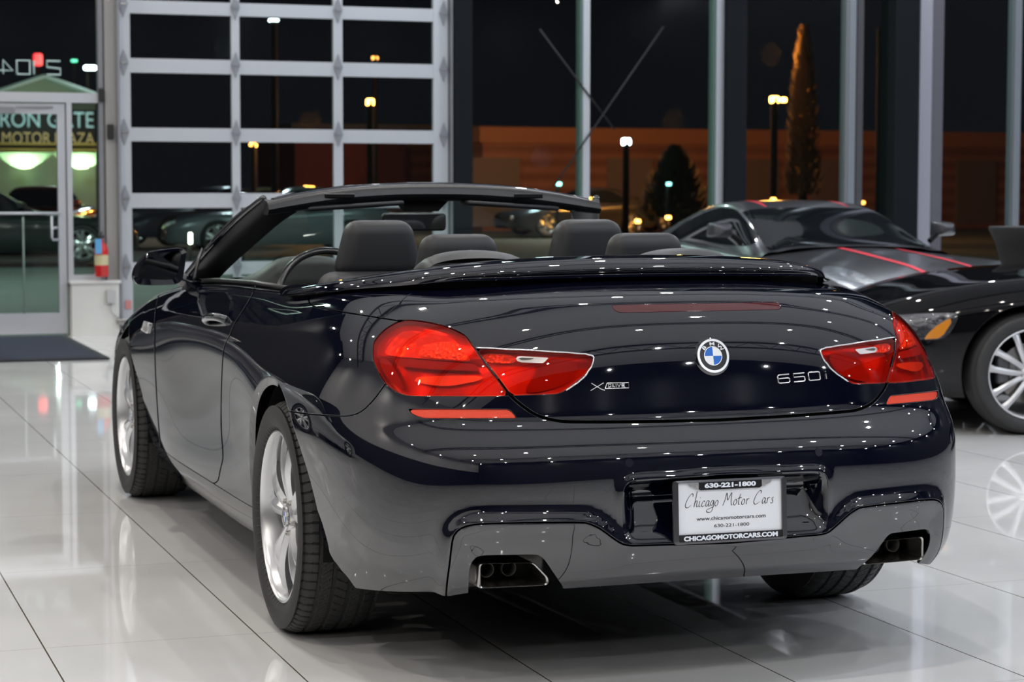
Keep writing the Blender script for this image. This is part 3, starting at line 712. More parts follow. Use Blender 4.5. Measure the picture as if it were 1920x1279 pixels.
# ---------------------------------------------------------------- folding-roof cover behind the cockpit
CV = [ # half, centre to front tip: five points per station (rear lower edge, rear upper, ridge, top, inner edge)
 [(0,-.600,1.052),(0,-.612,1.070),(0,-.565,1.094),(0,-.44,1.101),(0,-.28,1.088),(0,-.20,1.03)],
 [(.15,-.597,1.052),(.15,-.609,1.070),(.15,-.562,1.094),(.15,-.44,1.100),(.15,-.28,1.087),(.15,-.20,1.03)],
 [(.30,-.58,1.049),(.30,-.592,1.066),(.295,-.548,1.088),(.29,-.43,1.095),(.28,-.28,1.084),(.28,-.20,1.03)],
 [(.43,-.552,1.045),(.435,-.560,1.060),(.425,-.52,1.079),(.41,-.42,1.087),(.385,-.27,1.078),(.38,-.19,1.03)],
 [(.535,-.50,1.042),(.54,-.505,1.052),(.525,-.47,1.068),(.495,-.39,1.078),(.45,-.25,1.070),(.44,-.17,1.02)],
 [(.62,-.41,1.035),(.62,-.41,1.045),(.60,-.385,1.058),(.56,-.33,1.068),(.50,-.22,1.060),(.49,-.15,1.01)],
 [(.685,-.29,1.024),(.683,-.29,1.034),(.66,-.275,1.046),(.615,-.24,1.055),(.56,-.17,1.047),(.55,-.12,1.0)],
 [(.74,-.13,1.008),(.735,-.13,1.018),(.712,-.12,1.030),(.672,-.10,1.037),(.62,-.07,1.030),(.61,-.05,.98)],
 [(.78,.05,.992),(.775,.05,1.000),(.752,.06,1.010),(.715,.07,1.016),(.67,.08,1.012),(.66,.08,.97)],
 [(.80,.22,.982),(.795,.22,.986),(.775,.22,.992),(.745,.22,.996),(.70,.22,.992),(.69,.22,.96)],
 [(.81,.36,.972),(.805,.36,.974),(.79,.36,.977),(.76,.36,.979),(.72,.36,.976),(.71,.36,.95)]]
cv = np.array(CV, float); cv[5:, 0, 2] -= .016; cv[5:, 0, 0] += .010; cv[5:, 1, 0] += .004; lf = cv[1:][::-1].copy(); lf[..., 0] *= -1; cv = np.concatenate([lf, cv], 0)
A = bs(len(cv), np.linspace(0, len(cv)-1, 130), False); B = bs(6, np.linspace(0, 5, 26), False)
g = Sheet.grid(np.einsum('ui,vj,ijk->uvk', A, B, cv))
if g.N[len(g.N)//2][2] < 0: g = Sheet.grid(np.einsum('ui,vj,ijk->uvk', A, B, cv), flip=True)
g.obj('roof_cover', PAINT, car, .012, .002)
# dark well under the cover's rear lip
V = []; F = []
for i, s_ in enumerate(cv[:, 0]):
    d = np.array([-.015*np.sign(s_[0])*(abs(s_[0]) > .5), .03, 0]); p_ = s_+d
    V += [(p_[0], p_[1], s_[2]+.02), (p_[0], p_[1], s_[2]-.06)]
F = [(2*i, 2*i+2, 2*i+3, 2*i+1) for i in range(len(cv)-1)]
MB().add(V, F).build('cover_seal', BLACK, car)
for s_ in (-1, 1):
    mb = MB(); n = 12; V = []
    for i in range(n+1):
        for j in range(7):
            u = i/n*math.pi; w = j/6; V.append((s_*.335-math.cos(u)*.16, -.10+.16*w, 1.035+(.068*math.sin(u)**.6)*(math.sin(math.pi*(w*.8+.15)))**.5))
    mb.add(V, [(i*7+j, (i+1)*7+j, (i+1)*7+j+1, i*7+j+1) for i in range(n) for j in range(6)]).build('roll_hoop_cover', LEATHER, car, True)
# ---------------------------------------------------------------- windscreen frame
def yh(x): return 1.475-.070*(x/.62)**2
def zh(x): return 1.300-.062*abs(x/.62)**2.4
mb = MB(); rings = []
for x in np.linspace(-.63, .63, 31):
    y, z = yh(x), zh(x); k = 1-.25*abs(x/.63)**6
    rings.append([(x, y+a, z+b*k) for a, b in ((-.022,-.020),(-.016,-.008),(0,-.001),(.045,.003),(.085,-.010),(.095,-.035),(.05,-.060),(.0,-.062),(-.02,-.055),(-.030,-.036))])
V, F = loft(rings, True); hd = mb.add(V, F).build('windscreen_header', mat('header_black', (.009, .010, .012), .4), car, True, auto=50)
rings = [[(x, yh(x)+a+.004, zh(x)+b+.002) for a, b in ((0,-.004),(.01,.002),(.045,.005),(.085,-.006),(.07,-.012),(.03,-.006))] for x in np.linspace(-.60, .60, 31)]
V, F = loft(rings, True); MB().add(V, F).build('header_cap', PAINT, hd, True, auto=50)
PIL = [((.80,2.12,.905),(.70,2.04,.915)), ((.768,1.90,1.005),(.672,1.82,1.000)), ((.722,1.67,1.112),(.612,1.60,1.095)), ((.672,1.505,1.190),(.565,1.47,1.165)), ((.630,1.412,1.238),(.520,1.41,1.20))]
for s_ in (-1, 1):
    rings = []
    for O, I in PIL:
        O = np.array(O); I = np.array(I); f = np.array([0, .045, .035])*(1 if O[2] < 1.22 else .25)
        pts = [O, O*.5+I*.5+np.array([0, -.012, .006]), I, I+f*.5, I+f, O*.5+I*.5+f*1.3, O+f*1.0, O+f*.5+np.array([.006, 0, 0])]
        rings.append([(s_*p[0], p[1], p[2]) for p in pts])
    R_ = np.array(rings); A = bs(5, np.linspace(0, 4, 22), False); R_ = np.einsum('ui,ijk->ujk', A, R_)
    V, F = loft([list(map(tuple, r)) for r in R_], True); MB().add(V, F).build('windscreen_pillar', mat('header_black', (.009, .010, .012), .4), car, True, auto=60)
    # outer painted strip
    pts = [(s_*(O[0]+.004), O[1]+.02, O[2]+.012) for O, I in PIL]; pts = np.einsum('ui,ik->uk', bs(5, np.linspace(0, 4, 16), False), np.array(pts))
    MB().tube(pts, .012, 8).build('pillar_trim', PAINT, car, True)
    # triangular mirror base pillar
    MB().tube([(s_*.835, 1.70, .955), (s_*.80, 1.80, 1.02), (s_*.775, 1.86, 1.06)], [.006, .007, .004], 6).build('quarter_trim', TRIMB, car, True)
n = 24; m = 10; V = []
for i in range(n+1):
    x = -1+2*i/n
    for j in range(m+1):
        t = j/m; xt, yt, zt = .60*x, yh(.60*x)+.05, zh(.60*x)-.03; xb, yb, zb = .74*x, 2.36-.25*x*x, .935-.02*x*x
        V.append((xt*(1-t)+xb*t, yt*(1-t)+yb*t, zt*(1-t)+zb*t+.03*math.sin(math.pi*t)))
MB().add(V, [(i*(m+1)+j, (i+1)*(m+1)+j, (i+1)*(m+1)+j+1, i*(m+1)+j+1) for i in range(n) for j in range(m)]).build('windscreen', glass_mat('windscreen_glass', (.78, .90, .86), ior=1.45), car, True)
for s_ in (-1, 1):
    mb = MB(); mb.rbox((s_*.30, 1.46, zh(.30)-.068), (.36, .10, .018), .008, rot=Matrix.Rotation(s_*.06, 3, 'Y')); mb.build('sun_visor', LEATHER, car, True)
    MB().rbox((s_*.36, yh(.36)-.030, zh(.36)-.026), (.11, .012, .016), .003).build('roof_latch', mat('latch_black', (.004, .004, .005), .3), hd)
MB().prism([(-.10, .0), (.10, .0), (.055, -.045), (-.055, -.045)], ((-.02, 1.50, 1.245), (1, 0, 0), (0, 0, 1), (0, 1, 0)), .08).build('mirror_foot', BLACK, car)
im = MB().rbox((-.03, 1.60, 1.160), (.25, .035, .068), .016).build('interior_mirror', TRIMB, car, True)
MB().rbox((-.03, 1.581, 1.160), (.235, .004, .056), .0015).build('mirror_glass', mat('mirror_dark', (.25, .27, .28), .03, 1.), im)
# ---------------------------------------------------------------- door mirrors
MO = [(250,521),(252,508),(257,497),(275,477),(292,470.5),(314,467),(340,465.5),(349,472),(349,480),(345,512),(337,530),(314,534.5),(264,534.5),(254,530)]
MI = [(259,519),(261,510),(266,498),(276,484),(290,477),(314,473),(334,471),(341,476),(340,482),(335,508),(328,521),(312,525),(268,523),(262,522)]
mo = np.array([at(x, y, 1, 1.80) for x, y in MO]); mi = np.array([at(x, y, 1, 1.80) for x, y in MI])
def resamp(P, n=44):
    q = smooth_poly(P[:, [0, 2]], 6); k = np.linspace(0, len(q), n, endpoint=False).astype(int); return q[k]
qo, qi = resamp(mo), resamp(mi); cen = qo.mean(0)
for s_ in (-1, 1):
    def rg(q, y, k=1., dx=0): return [(-s_*((p[0]-cen[0])*k+cen[0]+dx), y, (p[1]-cen[1])*k+cen[1]) for p in q]
    V, F = loft([rg(qi, 1.812), rg(qi, 1.800), rg(qo, 1.796, .985), rg(qo, 1.803), rg(qo, 1.84, 1.0), rg(qo, 1.90, .90, .01), rg(qo, 1.945, .66, .02), rg(qo, 1.965, .3, .03)], False)
    dm = MB().add(V, F).add([rg(qo, 1.965, .3, .03)[k] for k in range(44)], [tuple(range(44))]).build('door_mirror', PAINT, car, True, auto=55)
    MB().add(rg(qi, 1.808), [tuple(range(44))]).build('mirror_glass', mat('mirror_dark', (.25, .27, .28), .03, 1.), dm)
    MB().tube([(s_*.90, 1.85, .975), (s_*.85, 1.84, .945), (s_*.80, 1.84, .915)], [.022, .026, .036], 10).build('mirror_foot', PAINT, dm, True)
# ---------------------------------------------------------------- cockpit
mb = MB()
mb.box((0, .95, .30), (1.36, 2.5, .02))
for s_ in (-1, 1): mb.box((s_*.70, .98, .62), (.03, 2.2, .64))
mb.box((0, -.25, .66), (1.30, .03, .70)); mb.box((0, 2.2, .58), (1.4, .03, .62)); mb.build('cabin_tub', BLACK, car)
def cushion(name, c, size, r, taper=1., tilt=0., m=LEATHER, parent=car, sx=None):
    bm = bmesh.new(); bmesh.ops.create_cube(bm, size=1.0)
    for v in bm.verts:
        k = taper if v.co.z > 0 else 1.
        v.co = Vector((v.co.x*size[0]*k, v.co.y*size[1]*(.8 if v.co.z > 0 else 1), v.co.z*size[2]))
    bmesh.ops.bevel(bm, geom=list(bm.edges), offset=r, segments=5, profile=.55, affect='EDGES')
    Rt = Matrix.Rotation(tilt, 3, 'X')
    V = [tuple(Rt@v.co+Vector(c)) for v in bm.verts]; F = [[v.index for v in f.verts] for f in bm.faces]; bm.free()
    return MB().add(V, F).build(name, m, parent, True, auto=40)
for s_ in (-1, 1):
    st = cushion('front_seat', (s_*.375, .80, .70), (.50, .20, .62), .06, .9, .15)
    cushion('headrest', (s_*.375, .86, 1.085), (.30, .13, .185), .045, .72, .06, parent=st)
    MB().tube([(s_*.375-.05, .84, .95), (s_*.375-.05, .855, 1.02)], .007, 8).tube([(s_*.375+.05, .84, .95), (s_*.375+.05, .855, 1.02)], .007, 8).build('headrest_post', CHROME, st, True)
    cushion('seat_cushion', (s_*.375, 1.15, .45), (.52, .55, .16), .05, .95, 0., parent=st)
    rs = cushion('rear_seat', (s_*.33, .16, .72), (.58, .18, .56), .06, .92, .12)
    cushion('headrest', (s_*.308, .20, 1.065), (.285, .11, .16), .045, .80, .05, parent=rs)
V = []; xs = np.linspace(-.70, .70, 41); ys = [(1.70, -.36), (1.70, -.10), (1.71, -.03), (1.75, 0), (1.85, .004), (2.0, -.005), (2.30, -.02)]
for x in xs:
    hb = .085*math.exp(-((x+.39)/.17)**4)*1.0; base = .948-.01*(x/.7)**2
    for y, dz in ys: 
        h = hb*(1 if y < 1.8 else (.95 if y < 1.9 else (.6 if y < 2.1 else 0)))
        V.append((x, y, base+dz+h*(1 if dz > -.05 else .9)))
nn_ = len(ys); MB().add(V, [(i*nn_+j, (i+1)*nn_+j, (i+1)*nn_+j+1, i*nn_+j+1) for i in range(40) for j in range(nn_-1)]).build('dashboard', mat('dash_black', (.014, .015, .016), .5), car, True, auto=60)
a = np.linspace(0, 2*math.pi, 49)[:-1]; t0 = math.radians(20)
rim = [(-.385+.192*math.cos(t), 1.46+.192*math.sin(t)*math.sin(t0), .878+.192*math.sin(t)*math.cos(t0)) for t in a]
sw = MB().tube(rim, .0135, 10, closed=True).build('steering_wheel', mat('wheel_leather', (.02, .021, .023), .22, coat=.4), car, True)
MB().rbox((-.385, 1.475, .87), (.19, .05, .13), .03).build('wheel_boss', LEATHER, sw, True)
MB().rbox((-.385, 1.47, .88), (.36, .018, .03), .008).build('wheel_spoke', TRIMB, sw, True)
# bonnet between the wings
hi = [i for i in range(len(half_t)) if BP[i, -1][1] > 2.0 and half_t[i] <= 24]; rows = []
for i in hi:
    e = BP[i, -1]; rows.append([(e[0]*t, e[1]+(0 if e[1] > 2.3 else 0), e[2]+.05*(1-t*t)**.9+.0) for t in np.linspace(-1, 1, 17)])
V = [p for r in rows for p in r]; MB().add(V, [(i*17+j, (i+1)*17+j, (i+1)*17+j+1, i*17+j+1) for i in range(len(rows)-1) for j in range(16)]).build('bonnet', PAINT, car, True)
# handles, gills, seals
for s_ in (-1, 1):
    def hp(px, py, off=0.):
        p, n = hit(px, py, -1, off); p = p.copy(); n = n.copy()
        if s_ > 0: p[0] *= -1; n[0] *= -1
        return p, n
    a_, na = hp(390, 603, .0); b_, nb = hp(424, 600, .0)
    pts = [a_-na*.005, a_+na*.020+(b_-a_)*.08, a_*.5+b_*.5+(na+nb)*.017, b_+nb*.020-(b_-a_)*.08, b_-nb*.005]
    pts = np.einsum('ui,ik->uk', bs(5, np.linspace(0, 4, 18), False), np.array(pts))
    dr = [o for o in car.children if o.name.startswith('door') and 'mirror' not in o.name and abs(o.data.vertices[0].co.x-s_*.9) < .5]
    MB().tube(pts, [.010]+[.0135]*16+[.010], 10).build('door_handle', mat('handle_gloss', (.05, .055, .065), .1, .7, 1.), dr[0] if dr else car, True)
    gp, gn = hp(275, 614, .002); e1, e2, e3 = frame(gn)
    V, F = loft([[tuple(gp+e1*x*k+e2*y*k+e3*h) for x, y in rounded([(-.065,-.018),(.06,-.022),(.065,.022),(-.055,.022)], .010)] for k, h in ((1., -.002), (1., .004), (.92, .007), (.80, .003))], True)
    MB().add(V, F).build('side_gill', CHROME, car, True, auto=35)
    MB().tube([(s_*.765, .42, .972), (s_*.765, 1.0, .968), (s_*.76, 1.6, .952), (s_*.77, 1.95, .935)], .009, 8).build('window_seal', TRIMB, car, True)
# underside
MB().rbox((0, 1.2, .235), (1.50, 3.5, .09), .03).build('floor_pan', BLACK, car)
MB().tube([(.35, -.55, .24), (.2, 1.0, .20), (.1, 2.4, .22)], .04, 10).build('exhaust_line', mat('dark_steel', (.10, .095, .09), .35, .9), car, True)
MB().tube([(-.72, 0, .335), (.72, 0, .335)], .035, 10).build('rear_axle', BLACK, car, True)
MB().tube([(-.70, 2.855, .335), (.70, 2.855, .335)], .035, 10).build('front_axle', BLACK, car, True)
# ================================================================ the showroom
YW = 12.74
XL, XR, YB, ZC = -9.0, 15.0, -13.0, 6.2
def tile_mat():
    m = bpy.data.materials.new('porcelain_tile'); m.use_nodes = True; nt = m.node_tree; b = nt.nodes['Principled BSDF']; L = nt.links.new
    tc = nt.nodes.new('ShaderNodeTexCoord'); sp = nt.nodes.new('ShaderNodeSeparateXYZ'); L(tc.outputs['Object'], sp.inputs[0])
    def math_(op, a, bb=None, c=None):
        n = nt.nodes.new('ShaderNodeMath'); n.operation = op
        for i, v in enumerate((a, bb, c)):
            if v is None: continue
            if isinstance(v, (int, float)): n.inputs[i].default_value = v
            else: L(v, n.inputs[i])
        return n.outputs[0]
    def line(co, off, per, w):
        f = math_('FRACT', math_('DIVIDE', math_('ADD', co, off), per)); d = math_('MINIMUM', f, math_('SUBTRACT', 1.0, f)); return math_('LESS_THAN', d, w/per)
    lx = line(sp.outputs['X'], 1.59+60, .6, .0022); ly = line(sp.outputs['Y'], .01+61, 1.22, .0012)
    mx1 = nt.nodes.new('ShaderNodeMix'); mx1.data_type = 'RGBA'; mx2 = nt.nodes.new('ShaderNodeMix'); mx2.data_type = 'RGBA'
    ns = nt.nodes.new('ShaderNodeTexNoise'); ns.inputs['Scale'].default_value = 1.3; ns.inputs['Detail'].default_value = 5; L(tc.outputs['Object'], ns.inputs['Vector'])
    cr = nt.nodes.new('ShaderNodeValToRGB'); cr.color_ramp.elements[0].color = (.60, .605, .61, 1); cr.color_ramp.elements[1].color = (.67, .675, .68, 1); cr.color_ramp.elements[0].position = .35; cr.color_ramp.elements[1].position = .65
    L(ns.outputs['Fac'], cr.inputs[0]); L(cr.outputs[0], mx1.inputs['A']); mx1.inputs['B'].default_value = (.30, .29, .27, 1); L(ly, mx1.inputs['Factor'])
    L(mx1.outputs['Result'], mx2.inputs['A']); mx2.inputs['B'].default_value = (.09, .075, .055, 1); L(lx, mx2.inputs['Factor']); L(mx2.outputs['Result'], b.inputs['Base Color'])
    b.inputs['Roughness'].default_value = .10; b.inputs['Specular IOR Level'].default_value = .5; b.inputs['IOR'].default_value = 1.5
    n2 = nt.nodes.new('ShaderNodeTexNoise'); n2.inputs['Scale'].default_value = 9; n2.inputs['Detail'].default_value = 3; L(tc.outputs['Object'], n2.inputs['Vector'])
    r2 = math_('MULTIPLY_ADD', n2.outputs['Fac'], .03, .02); L(r2, b.inputs['Roughness'])
    return m
TILE = tile_mat()
structure(MB().box(((XL+XR)/2, (YB+YW)/2, -.1), (XR-XL, YW-YB, .2)).build('floor', TILE))
CEIL = mat('ceiling_grey', (.80, .80, .83), .8); WDARK = mat('dark_wall', (.010, .011, .014), .5); WGREY = mat('grey_wall', (.30, .30, .31), .7)
structure(MB().box(((XL+XR)/2, (YB+YW)/2, ZC+.1), (XR-XL+1, YW-YB+1, .2)).build('ceiling', CEIL))
structure(MB().box(((XL+XR)/2, YB-.1, ZC/2), (XR-XL, .2, ZC)).build('wall_back', WDARK))
wl = MB().box((XL-.1, (YB+YW)/2, 1.2), (.2, YW-YB, 2.4)).box((XL-.1, (YB+YW)/2, (2.4+ZC)/2), (.2, YW-YB, ZC-2.4), mi=1).build('wall_left', [WDARK, mat('upper_reflection_grey', (.45, .45, .46), .8)]); structure(wl)  # upper part greyed to give the car's flank a pale reflection
structure(MB().box((XR+.1, (YB+YW)/2, ZC/2), (.2, YW-YB, ZC)).build('wall_right', WDARK))
# roof steel
BEAM = mat('beam_grey', (.10, .10, .11), .6)
for k, y in enumerate((-9, -3.5, 2, 7.5)):
    mb = MB(); mb.box(((XL+XR)/2, y, ZC-.12), (XR-XL, .14, .10)); mb.box(((XL+XR)/2, y, ZC-.75), (XR-XL, .12, .08))
    x = XL
    while x < XR-1: mb.tube([(x, y, ZC-.15), (x+.6, y, ZC-.72), (x+1.2, y, ZC-.15)], .022, 6); x += 1.2
    tag(mb.build('roof_truss', BEAM), 'grey steel roof truss spanning the showroom above the cars', 'roof truss', 'roof trusses')
# ceiling lights
fm = MB().lathe([(0., .10), (-.04, .10), (-.05, .085), (-.01, .08), (-.01, 0)], 20, 'z')
LAMPM = mat('lamp_glow', (1, 1, 1), .5, emit=(1, .96, .90), estr=60)
cl0 = None
for i, x in enumerate(np.arange(-7.4, 14.5, 3.05)):
    for j, y in enumerate(np.arange(-11.4, 12.2, 3.3)):
        xx = x+(.5 if j % 2 else -.3)+random.uniform(-.5, .5); y = y+random.uniform(-.6, .6); warm = (i*7+j*3) % 5 == 0
        if cl0 is None:
            cl0 = empty('ceiling_light', (0, 0, ZC-.85), 0); fm.build('lamp_can', mat('lamp_can_black', (.02, .02, .02), .5), cl0, True)
            MB().lathe([(-.03, 0), (-.03, .06)], 16, 'z').build('bulb', LAMPM, cl0); r = cl0
        else: r = clone(cl0)
        r.location = (xx, y, ZC-.85)
        tag(r, 'small round ceiling spotlight above the showroom floor', 'ceiling light', 'ceiling spotlights')
        ld = bpy.data.lights.new('spot_lamp', 'AREA'); ld.shape = 'DISK'; ld.size = .11; ld.energy = 23.0
        t_ = (x+8)/22; ld.color = (1.0, .93, .84) if xx < -1.0 else (.62, .79, 1.0) if xx > 1.2 else (1, .965, .93)
        lo = bpy.data.objects.new('spot_lamp', ld); COL.objects.link(lo); lo.parent = r; lo.location = (0, 0, -.055)
# ---- glazed front wall at y = YW
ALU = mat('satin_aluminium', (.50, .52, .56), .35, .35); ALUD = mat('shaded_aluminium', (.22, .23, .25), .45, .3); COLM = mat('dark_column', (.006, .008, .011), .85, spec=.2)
PANE = glass_mat('window_glass', (.88, .93, .92), ior=1.45)
def slab(name, x0, x1, z0, z1, m, d=.10, y=YW, parent=None):
    return MB().box(((x0+x1)/2, y, (z0+z1)/2), (x1-x0, d, z1-z0)).build(name, m, parent)
ZT = ZC
# entrance: low white pier, mullions, glazed door
structure(slab('wall_front_pier', .145, .555, 0, .46, mat('pier_white', (.62, .62, .60), .6), .30, YW-.02))
structure(slab('trim_1', .13, .57, .46, .485, mat('sill_white', (.66, .66, .66), .5), .34, YW-.02))
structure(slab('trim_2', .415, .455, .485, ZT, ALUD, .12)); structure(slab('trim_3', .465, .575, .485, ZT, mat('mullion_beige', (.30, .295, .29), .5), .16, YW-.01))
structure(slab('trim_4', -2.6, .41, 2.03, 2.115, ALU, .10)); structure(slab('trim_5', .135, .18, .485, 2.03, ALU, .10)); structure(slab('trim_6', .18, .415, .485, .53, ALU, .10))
d1 = empty('door_1', (0, YW, 0)); d1['kind'] = 'structure'
slab('door_stile', .058, .125, .02, 2.02, ALU, .06, 0, d1); slab('bottom_rail', -1.0, .058, .02, .20, ALU, .06, 0, d1); slab('top_rail', -1.0, .058, 1.93, 2.02, ALU, .06, 0, d1); slab('door_stile', -1.06, -1.0, .02, 2.02, ALU, .06, 0, d1)
MB().box((-.47, 0, 1.06), (1.06, .012, 1.75)).build('door_pane', PANE, d1)
MB().tube([(-1.0, -.07, 1.07), (.07, -.07, 1.07)], .013, 8).build('push_bar', ALU, d1, True)
MB().tube([(-.005, -.07, 1.05), (-.008, -.09, .86), (0.0, -.09, .84), (.06, -.06, .84)], .010, 8).build('door_handle', ALU, d1, True)
MB().tube([(.05, -.03, .945), (-.0, -.06, .94)], .010, 8).build('lock_cylinder', ALU, d1, True)
MB().tube([(-.245, -.03, 1.04), (-.245, -.03, .20)], .008, 8).build('glass_edge_strip', mat('green_edge', (.20, .28, .26), .3), d1, True)
MB().box((-.42, -.06, 1.955), (.22, .07, .06)).tube([(-.3, -.08, 1.985), (.02, -.05, 1.99)], .008, 6).build('door_closer', ALUD, d1)
w1 = structure(MB().box((-1.1, YW+.02, 3.3), (3.0, .012, 2.4)).build('window_1', PANE)); structure(MB().box((.298, YW+.02, 1.28), (.235, .012, 1.5)).build('window_2', PANE))
num = empty('house_number', (0, YW, 0)); tag(num, 'large outlined street number 2104 on the transom glass, seen mirrored from inside', 'number sign')
NUMM = mat('number_grey', (.42, .55, .55), .5, emit=(.45, .62, .62), estr=.10)
def seg(name, strokes, x, z, w, h):
    mb = MB()
    for st in strokes: mb.tube([(x+a*w, -.01, z+b*h) for a, b in st], .0085, 6)
    mb.build(name, NUMM, num, True)
zz0 = 2.27; H_ = .118
seg('digit', [[(1, 1), (0, 1), (0, .55), (1, .45), (1, 0), (0, 0)]], -.02, zz0, .115, H_)    # mirrored 2
seg('digit', [[(.5, 0), (.5, 1), (.9, .85)]], -.16, zz0, .06, H_)
seg('digit', [[(0, 0), (1, 0), (1, 1), (0, 1), (0, 0)]], -.275, zz0, .11, H_)
seg('digit', [[(.3, 0), (.3, 1), (1.1, .25), (0, .25)]], -.42, zz0, .10, H_)
# garage door
gd = empty('door_2', (0, YW-.05, 0)); gd['kind'] = 'structure'
GX0, GX1 = .583, 3.605; rails = [(0, .10), (.52, .635), (1.115, 1.245), (1.70, 1.82), (2.30, 2.425), (2.815, 2.93), (3.40, 3.52), (4.00, 4.15)]
for x0, x1 in ((GX0, .69), (1.586, 1.66), (2.519, 2.604), (3.463, GX1)): MB().box(((x0+x1)/2, 0, 2.07), (x1-x0, .05, 4.15)).build('stile', ALU, gd)
for z0, z1 in rails: MB().box(((GX0+GX1)/2, .004, (z0+z1)/2), (GX1-GX0, .05, z1-z0)).build('rail', ALU, gd)
for z0, z1 in rails[:-1]:
    zc = None
for a_, b_ in zip(rails[:-1], rails[1:]):
    for x0, x1 in ((.69, 1.586), (1.66, 2.519), (2.604, 3.463)): MB().box(((x0+x1)/2, .01, (a_[1]+b_[0])/2), (x1-x0, .008, b_[0]-a_[1])).build('pane', PANE, gd)
HING = mat('hinge_zinc', (.26, .27, .30), .45, .5)
for z0, z1 in rails[1:-1]:
    zc = (z0+z1)/2+.02
    for x in (.632, 1.623, 2.561, 3.56):
        h = MB(); h.prism([(-.042, 0), (0, -.115), (.042, 0), (0, .115)], ((x, -.028, zc), (1, 0, 0), (0, 0, 1), (0, -1, 0)), .012); o = h.build('hinge', HING, gd)
        MB().box((x, -.044, zc), (.05, .018, .018)).build('hinge_pin', STEEL if x < 1 else HING, o)
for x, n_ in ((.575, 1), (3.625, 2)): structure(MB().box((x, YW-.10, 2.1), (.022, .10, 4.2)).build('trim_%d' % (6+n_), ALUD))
tag(MB().box((.645, YW-.085, .265), (.055, .004, .075)).build('warning_sticker', mat('sticker_red', (.55, .22, .22), .5)), 'small red and white warning sticker low on the garage door edge', 'sticker')
# curtain wall mullions
structure(slab('trim_9', 3.66, 3.70, 0, ZT, ALUD, .12)); 
def mull(k, px0, px1, m, d=.14, y=YW, dz=0):
    x0 = at(px0, 200, 1, y-d/2)[0]; x1 = at(px1, 200, 1, y-d/2)[0]; return structure(slab('trim_%d' % k, x0, x1, 0, ZT, m, d, y))
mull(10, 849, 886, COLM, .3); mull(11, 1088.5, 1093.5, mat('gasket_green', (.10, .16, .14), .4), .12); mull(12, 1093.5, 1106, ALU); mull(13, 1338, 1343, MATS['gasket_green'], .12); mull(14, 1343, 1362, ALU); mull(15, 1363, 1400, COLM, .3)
mull(16, 1586, 1590, ALUD, .12); mull(17, 1591, 1604, mat('thin_mullion', (.22, .24, .27), .4, .3)); mull(18, 1606, 1618, mat('mullion_shadow', (.06, .06, .07), .5), .1)  # shade beside the thin mullion is built as a dark strip
mull(19, 1678, 1722, COLM, .3); mull(20, 1724, 1747, mat('mid_mullion', (.34, .34, .40), .4, .3)); mull(21, 1748, 1768, mat('mullion_side_shade', (.10, .10, .12), .5)); mull(22, 1902, 1914, mat('thin_mullion', (.22, .24, .27), .4, .3))  # dim flank of the thick mullion is put into a darker colour
for k, (a_, b_) in enumerate(((3.72, 4.93), (5.03, 6.33), (6.46, 7.75), (7.92, 8.55), (8.75, 9.66), (9.76, 14.9))):
    structure(MB().box(((a_+b_)/2, YW, ZT/2), (b_-a_, .012, ZT)).build('window_%d' % (k+3), PANE))
structure(slab('baseboard_front', 3.62, XR, 0, .10, ALUD, .14))
structure(slab('wall_front_end', XL, -2.6, 0, ZT, WDARK, .2)); structure(slab('trim_23', GX0, GX1+.06, 4.15, ZT, WDARK, .2))
BR = mat('brace_steel', (.02, .021, .023), .6, .3)
for lab, pts_, yo_ in (('thin steel cross brace falling to the right behind the mullion', [(1012, 55), (1152, 243)], .079), ('thin steel cross brace rising to the right beside the mullion', [(1038, 350), (1244, 50)], .096)):
    tag(MB().tube([at(pts_[0][0], pts_[0][1], 1, YW-yo_), at(pts_[1][0], pts_[1][1], 1, YW-yo_)], .009, 8).build('cross_brace', BR, None, True), lab, 'brace')
# things at the entrance
m_ = MB(); m_.rbox((-1.31, 11.23, .009), (2.78, 2.55, .018), .006); dm = m_.build('door_mat', mat('mat_rubber', (.012, .013, .018), .8)); tag(dm, 'dark navy door mat lying inside the glass entrance', 'door mat')
m_ = MB(); m_.rbox((-1.31, 11.23, .014), (2.66, 2.43, .016), .005); m_.build('mat_pile', mat('mat_navy', (.016, .020, .042), .95, bump=(300, .5)), dm)
fx = empty('fire_extinguisher', (.40, YW-.20, .52)); tag(fx, 'red fire extinguisher with blue tag hanging beside the entrance', 'fire extinguisher')
MB().lathe([(0, 0), (0, .055), (.01, .060), (.23, .060), (.28, .045), (.30, .02), (.33, .018)], 24, 'z', (0, 0, 0)).build('cylinder', mat('extinguisher_red', (.55, .02, .02), .25, coat=.5), fx, True, auto=40)
MB().lathe([(.10, .0608), (.19, .0608)], 24, 'z').build('label_band', mat('label_cream', (.55, .5, .3), .5), fx, True)
MB().rbox((0, -.01, .35), (.04, .09, .03), .008).tube([(0, .02, .37), (0, -.07, .39)], .007, 6).build('valve_handle', mat('valve_black', (.02, .02, .02), .4), fx, True)
MB().box((-.035, -.068, .265), (.055, .003, .13)).build('inspection_tag', mat('tag_blue', (.10, .35, .65), .5), fx)
MB().box((0, .10, .2), (.04, .10, .06)).build('wall_bracket', mat('valve_black', (.02, .02, .02), .4), fx)
tag(MB().rbox((.505, YW-.12, 1.78), (.055, .05, .13), .008).build('door_control', mat('control_black', (.012, .012, .012), .4)), 'black door control box on the beige mullion', 'control box')
tag(MB().rbox((.435, YW-.09, 2.10), (.045, .06, .11), .006).build('door_sensor', mat('control_black', (.012, .012, .012), .4)), 'black sensor box at the end of the door transom', 'sensor')
jb = MB().rbox((.475, YW-.20, .345), (.075, .06, .12), .01).build('junction_box', mat('box_grey', (.42, .43, .44), .5)); tag(jb, 'pale grey electrical box with conduit on the white pier', 'electrical box')
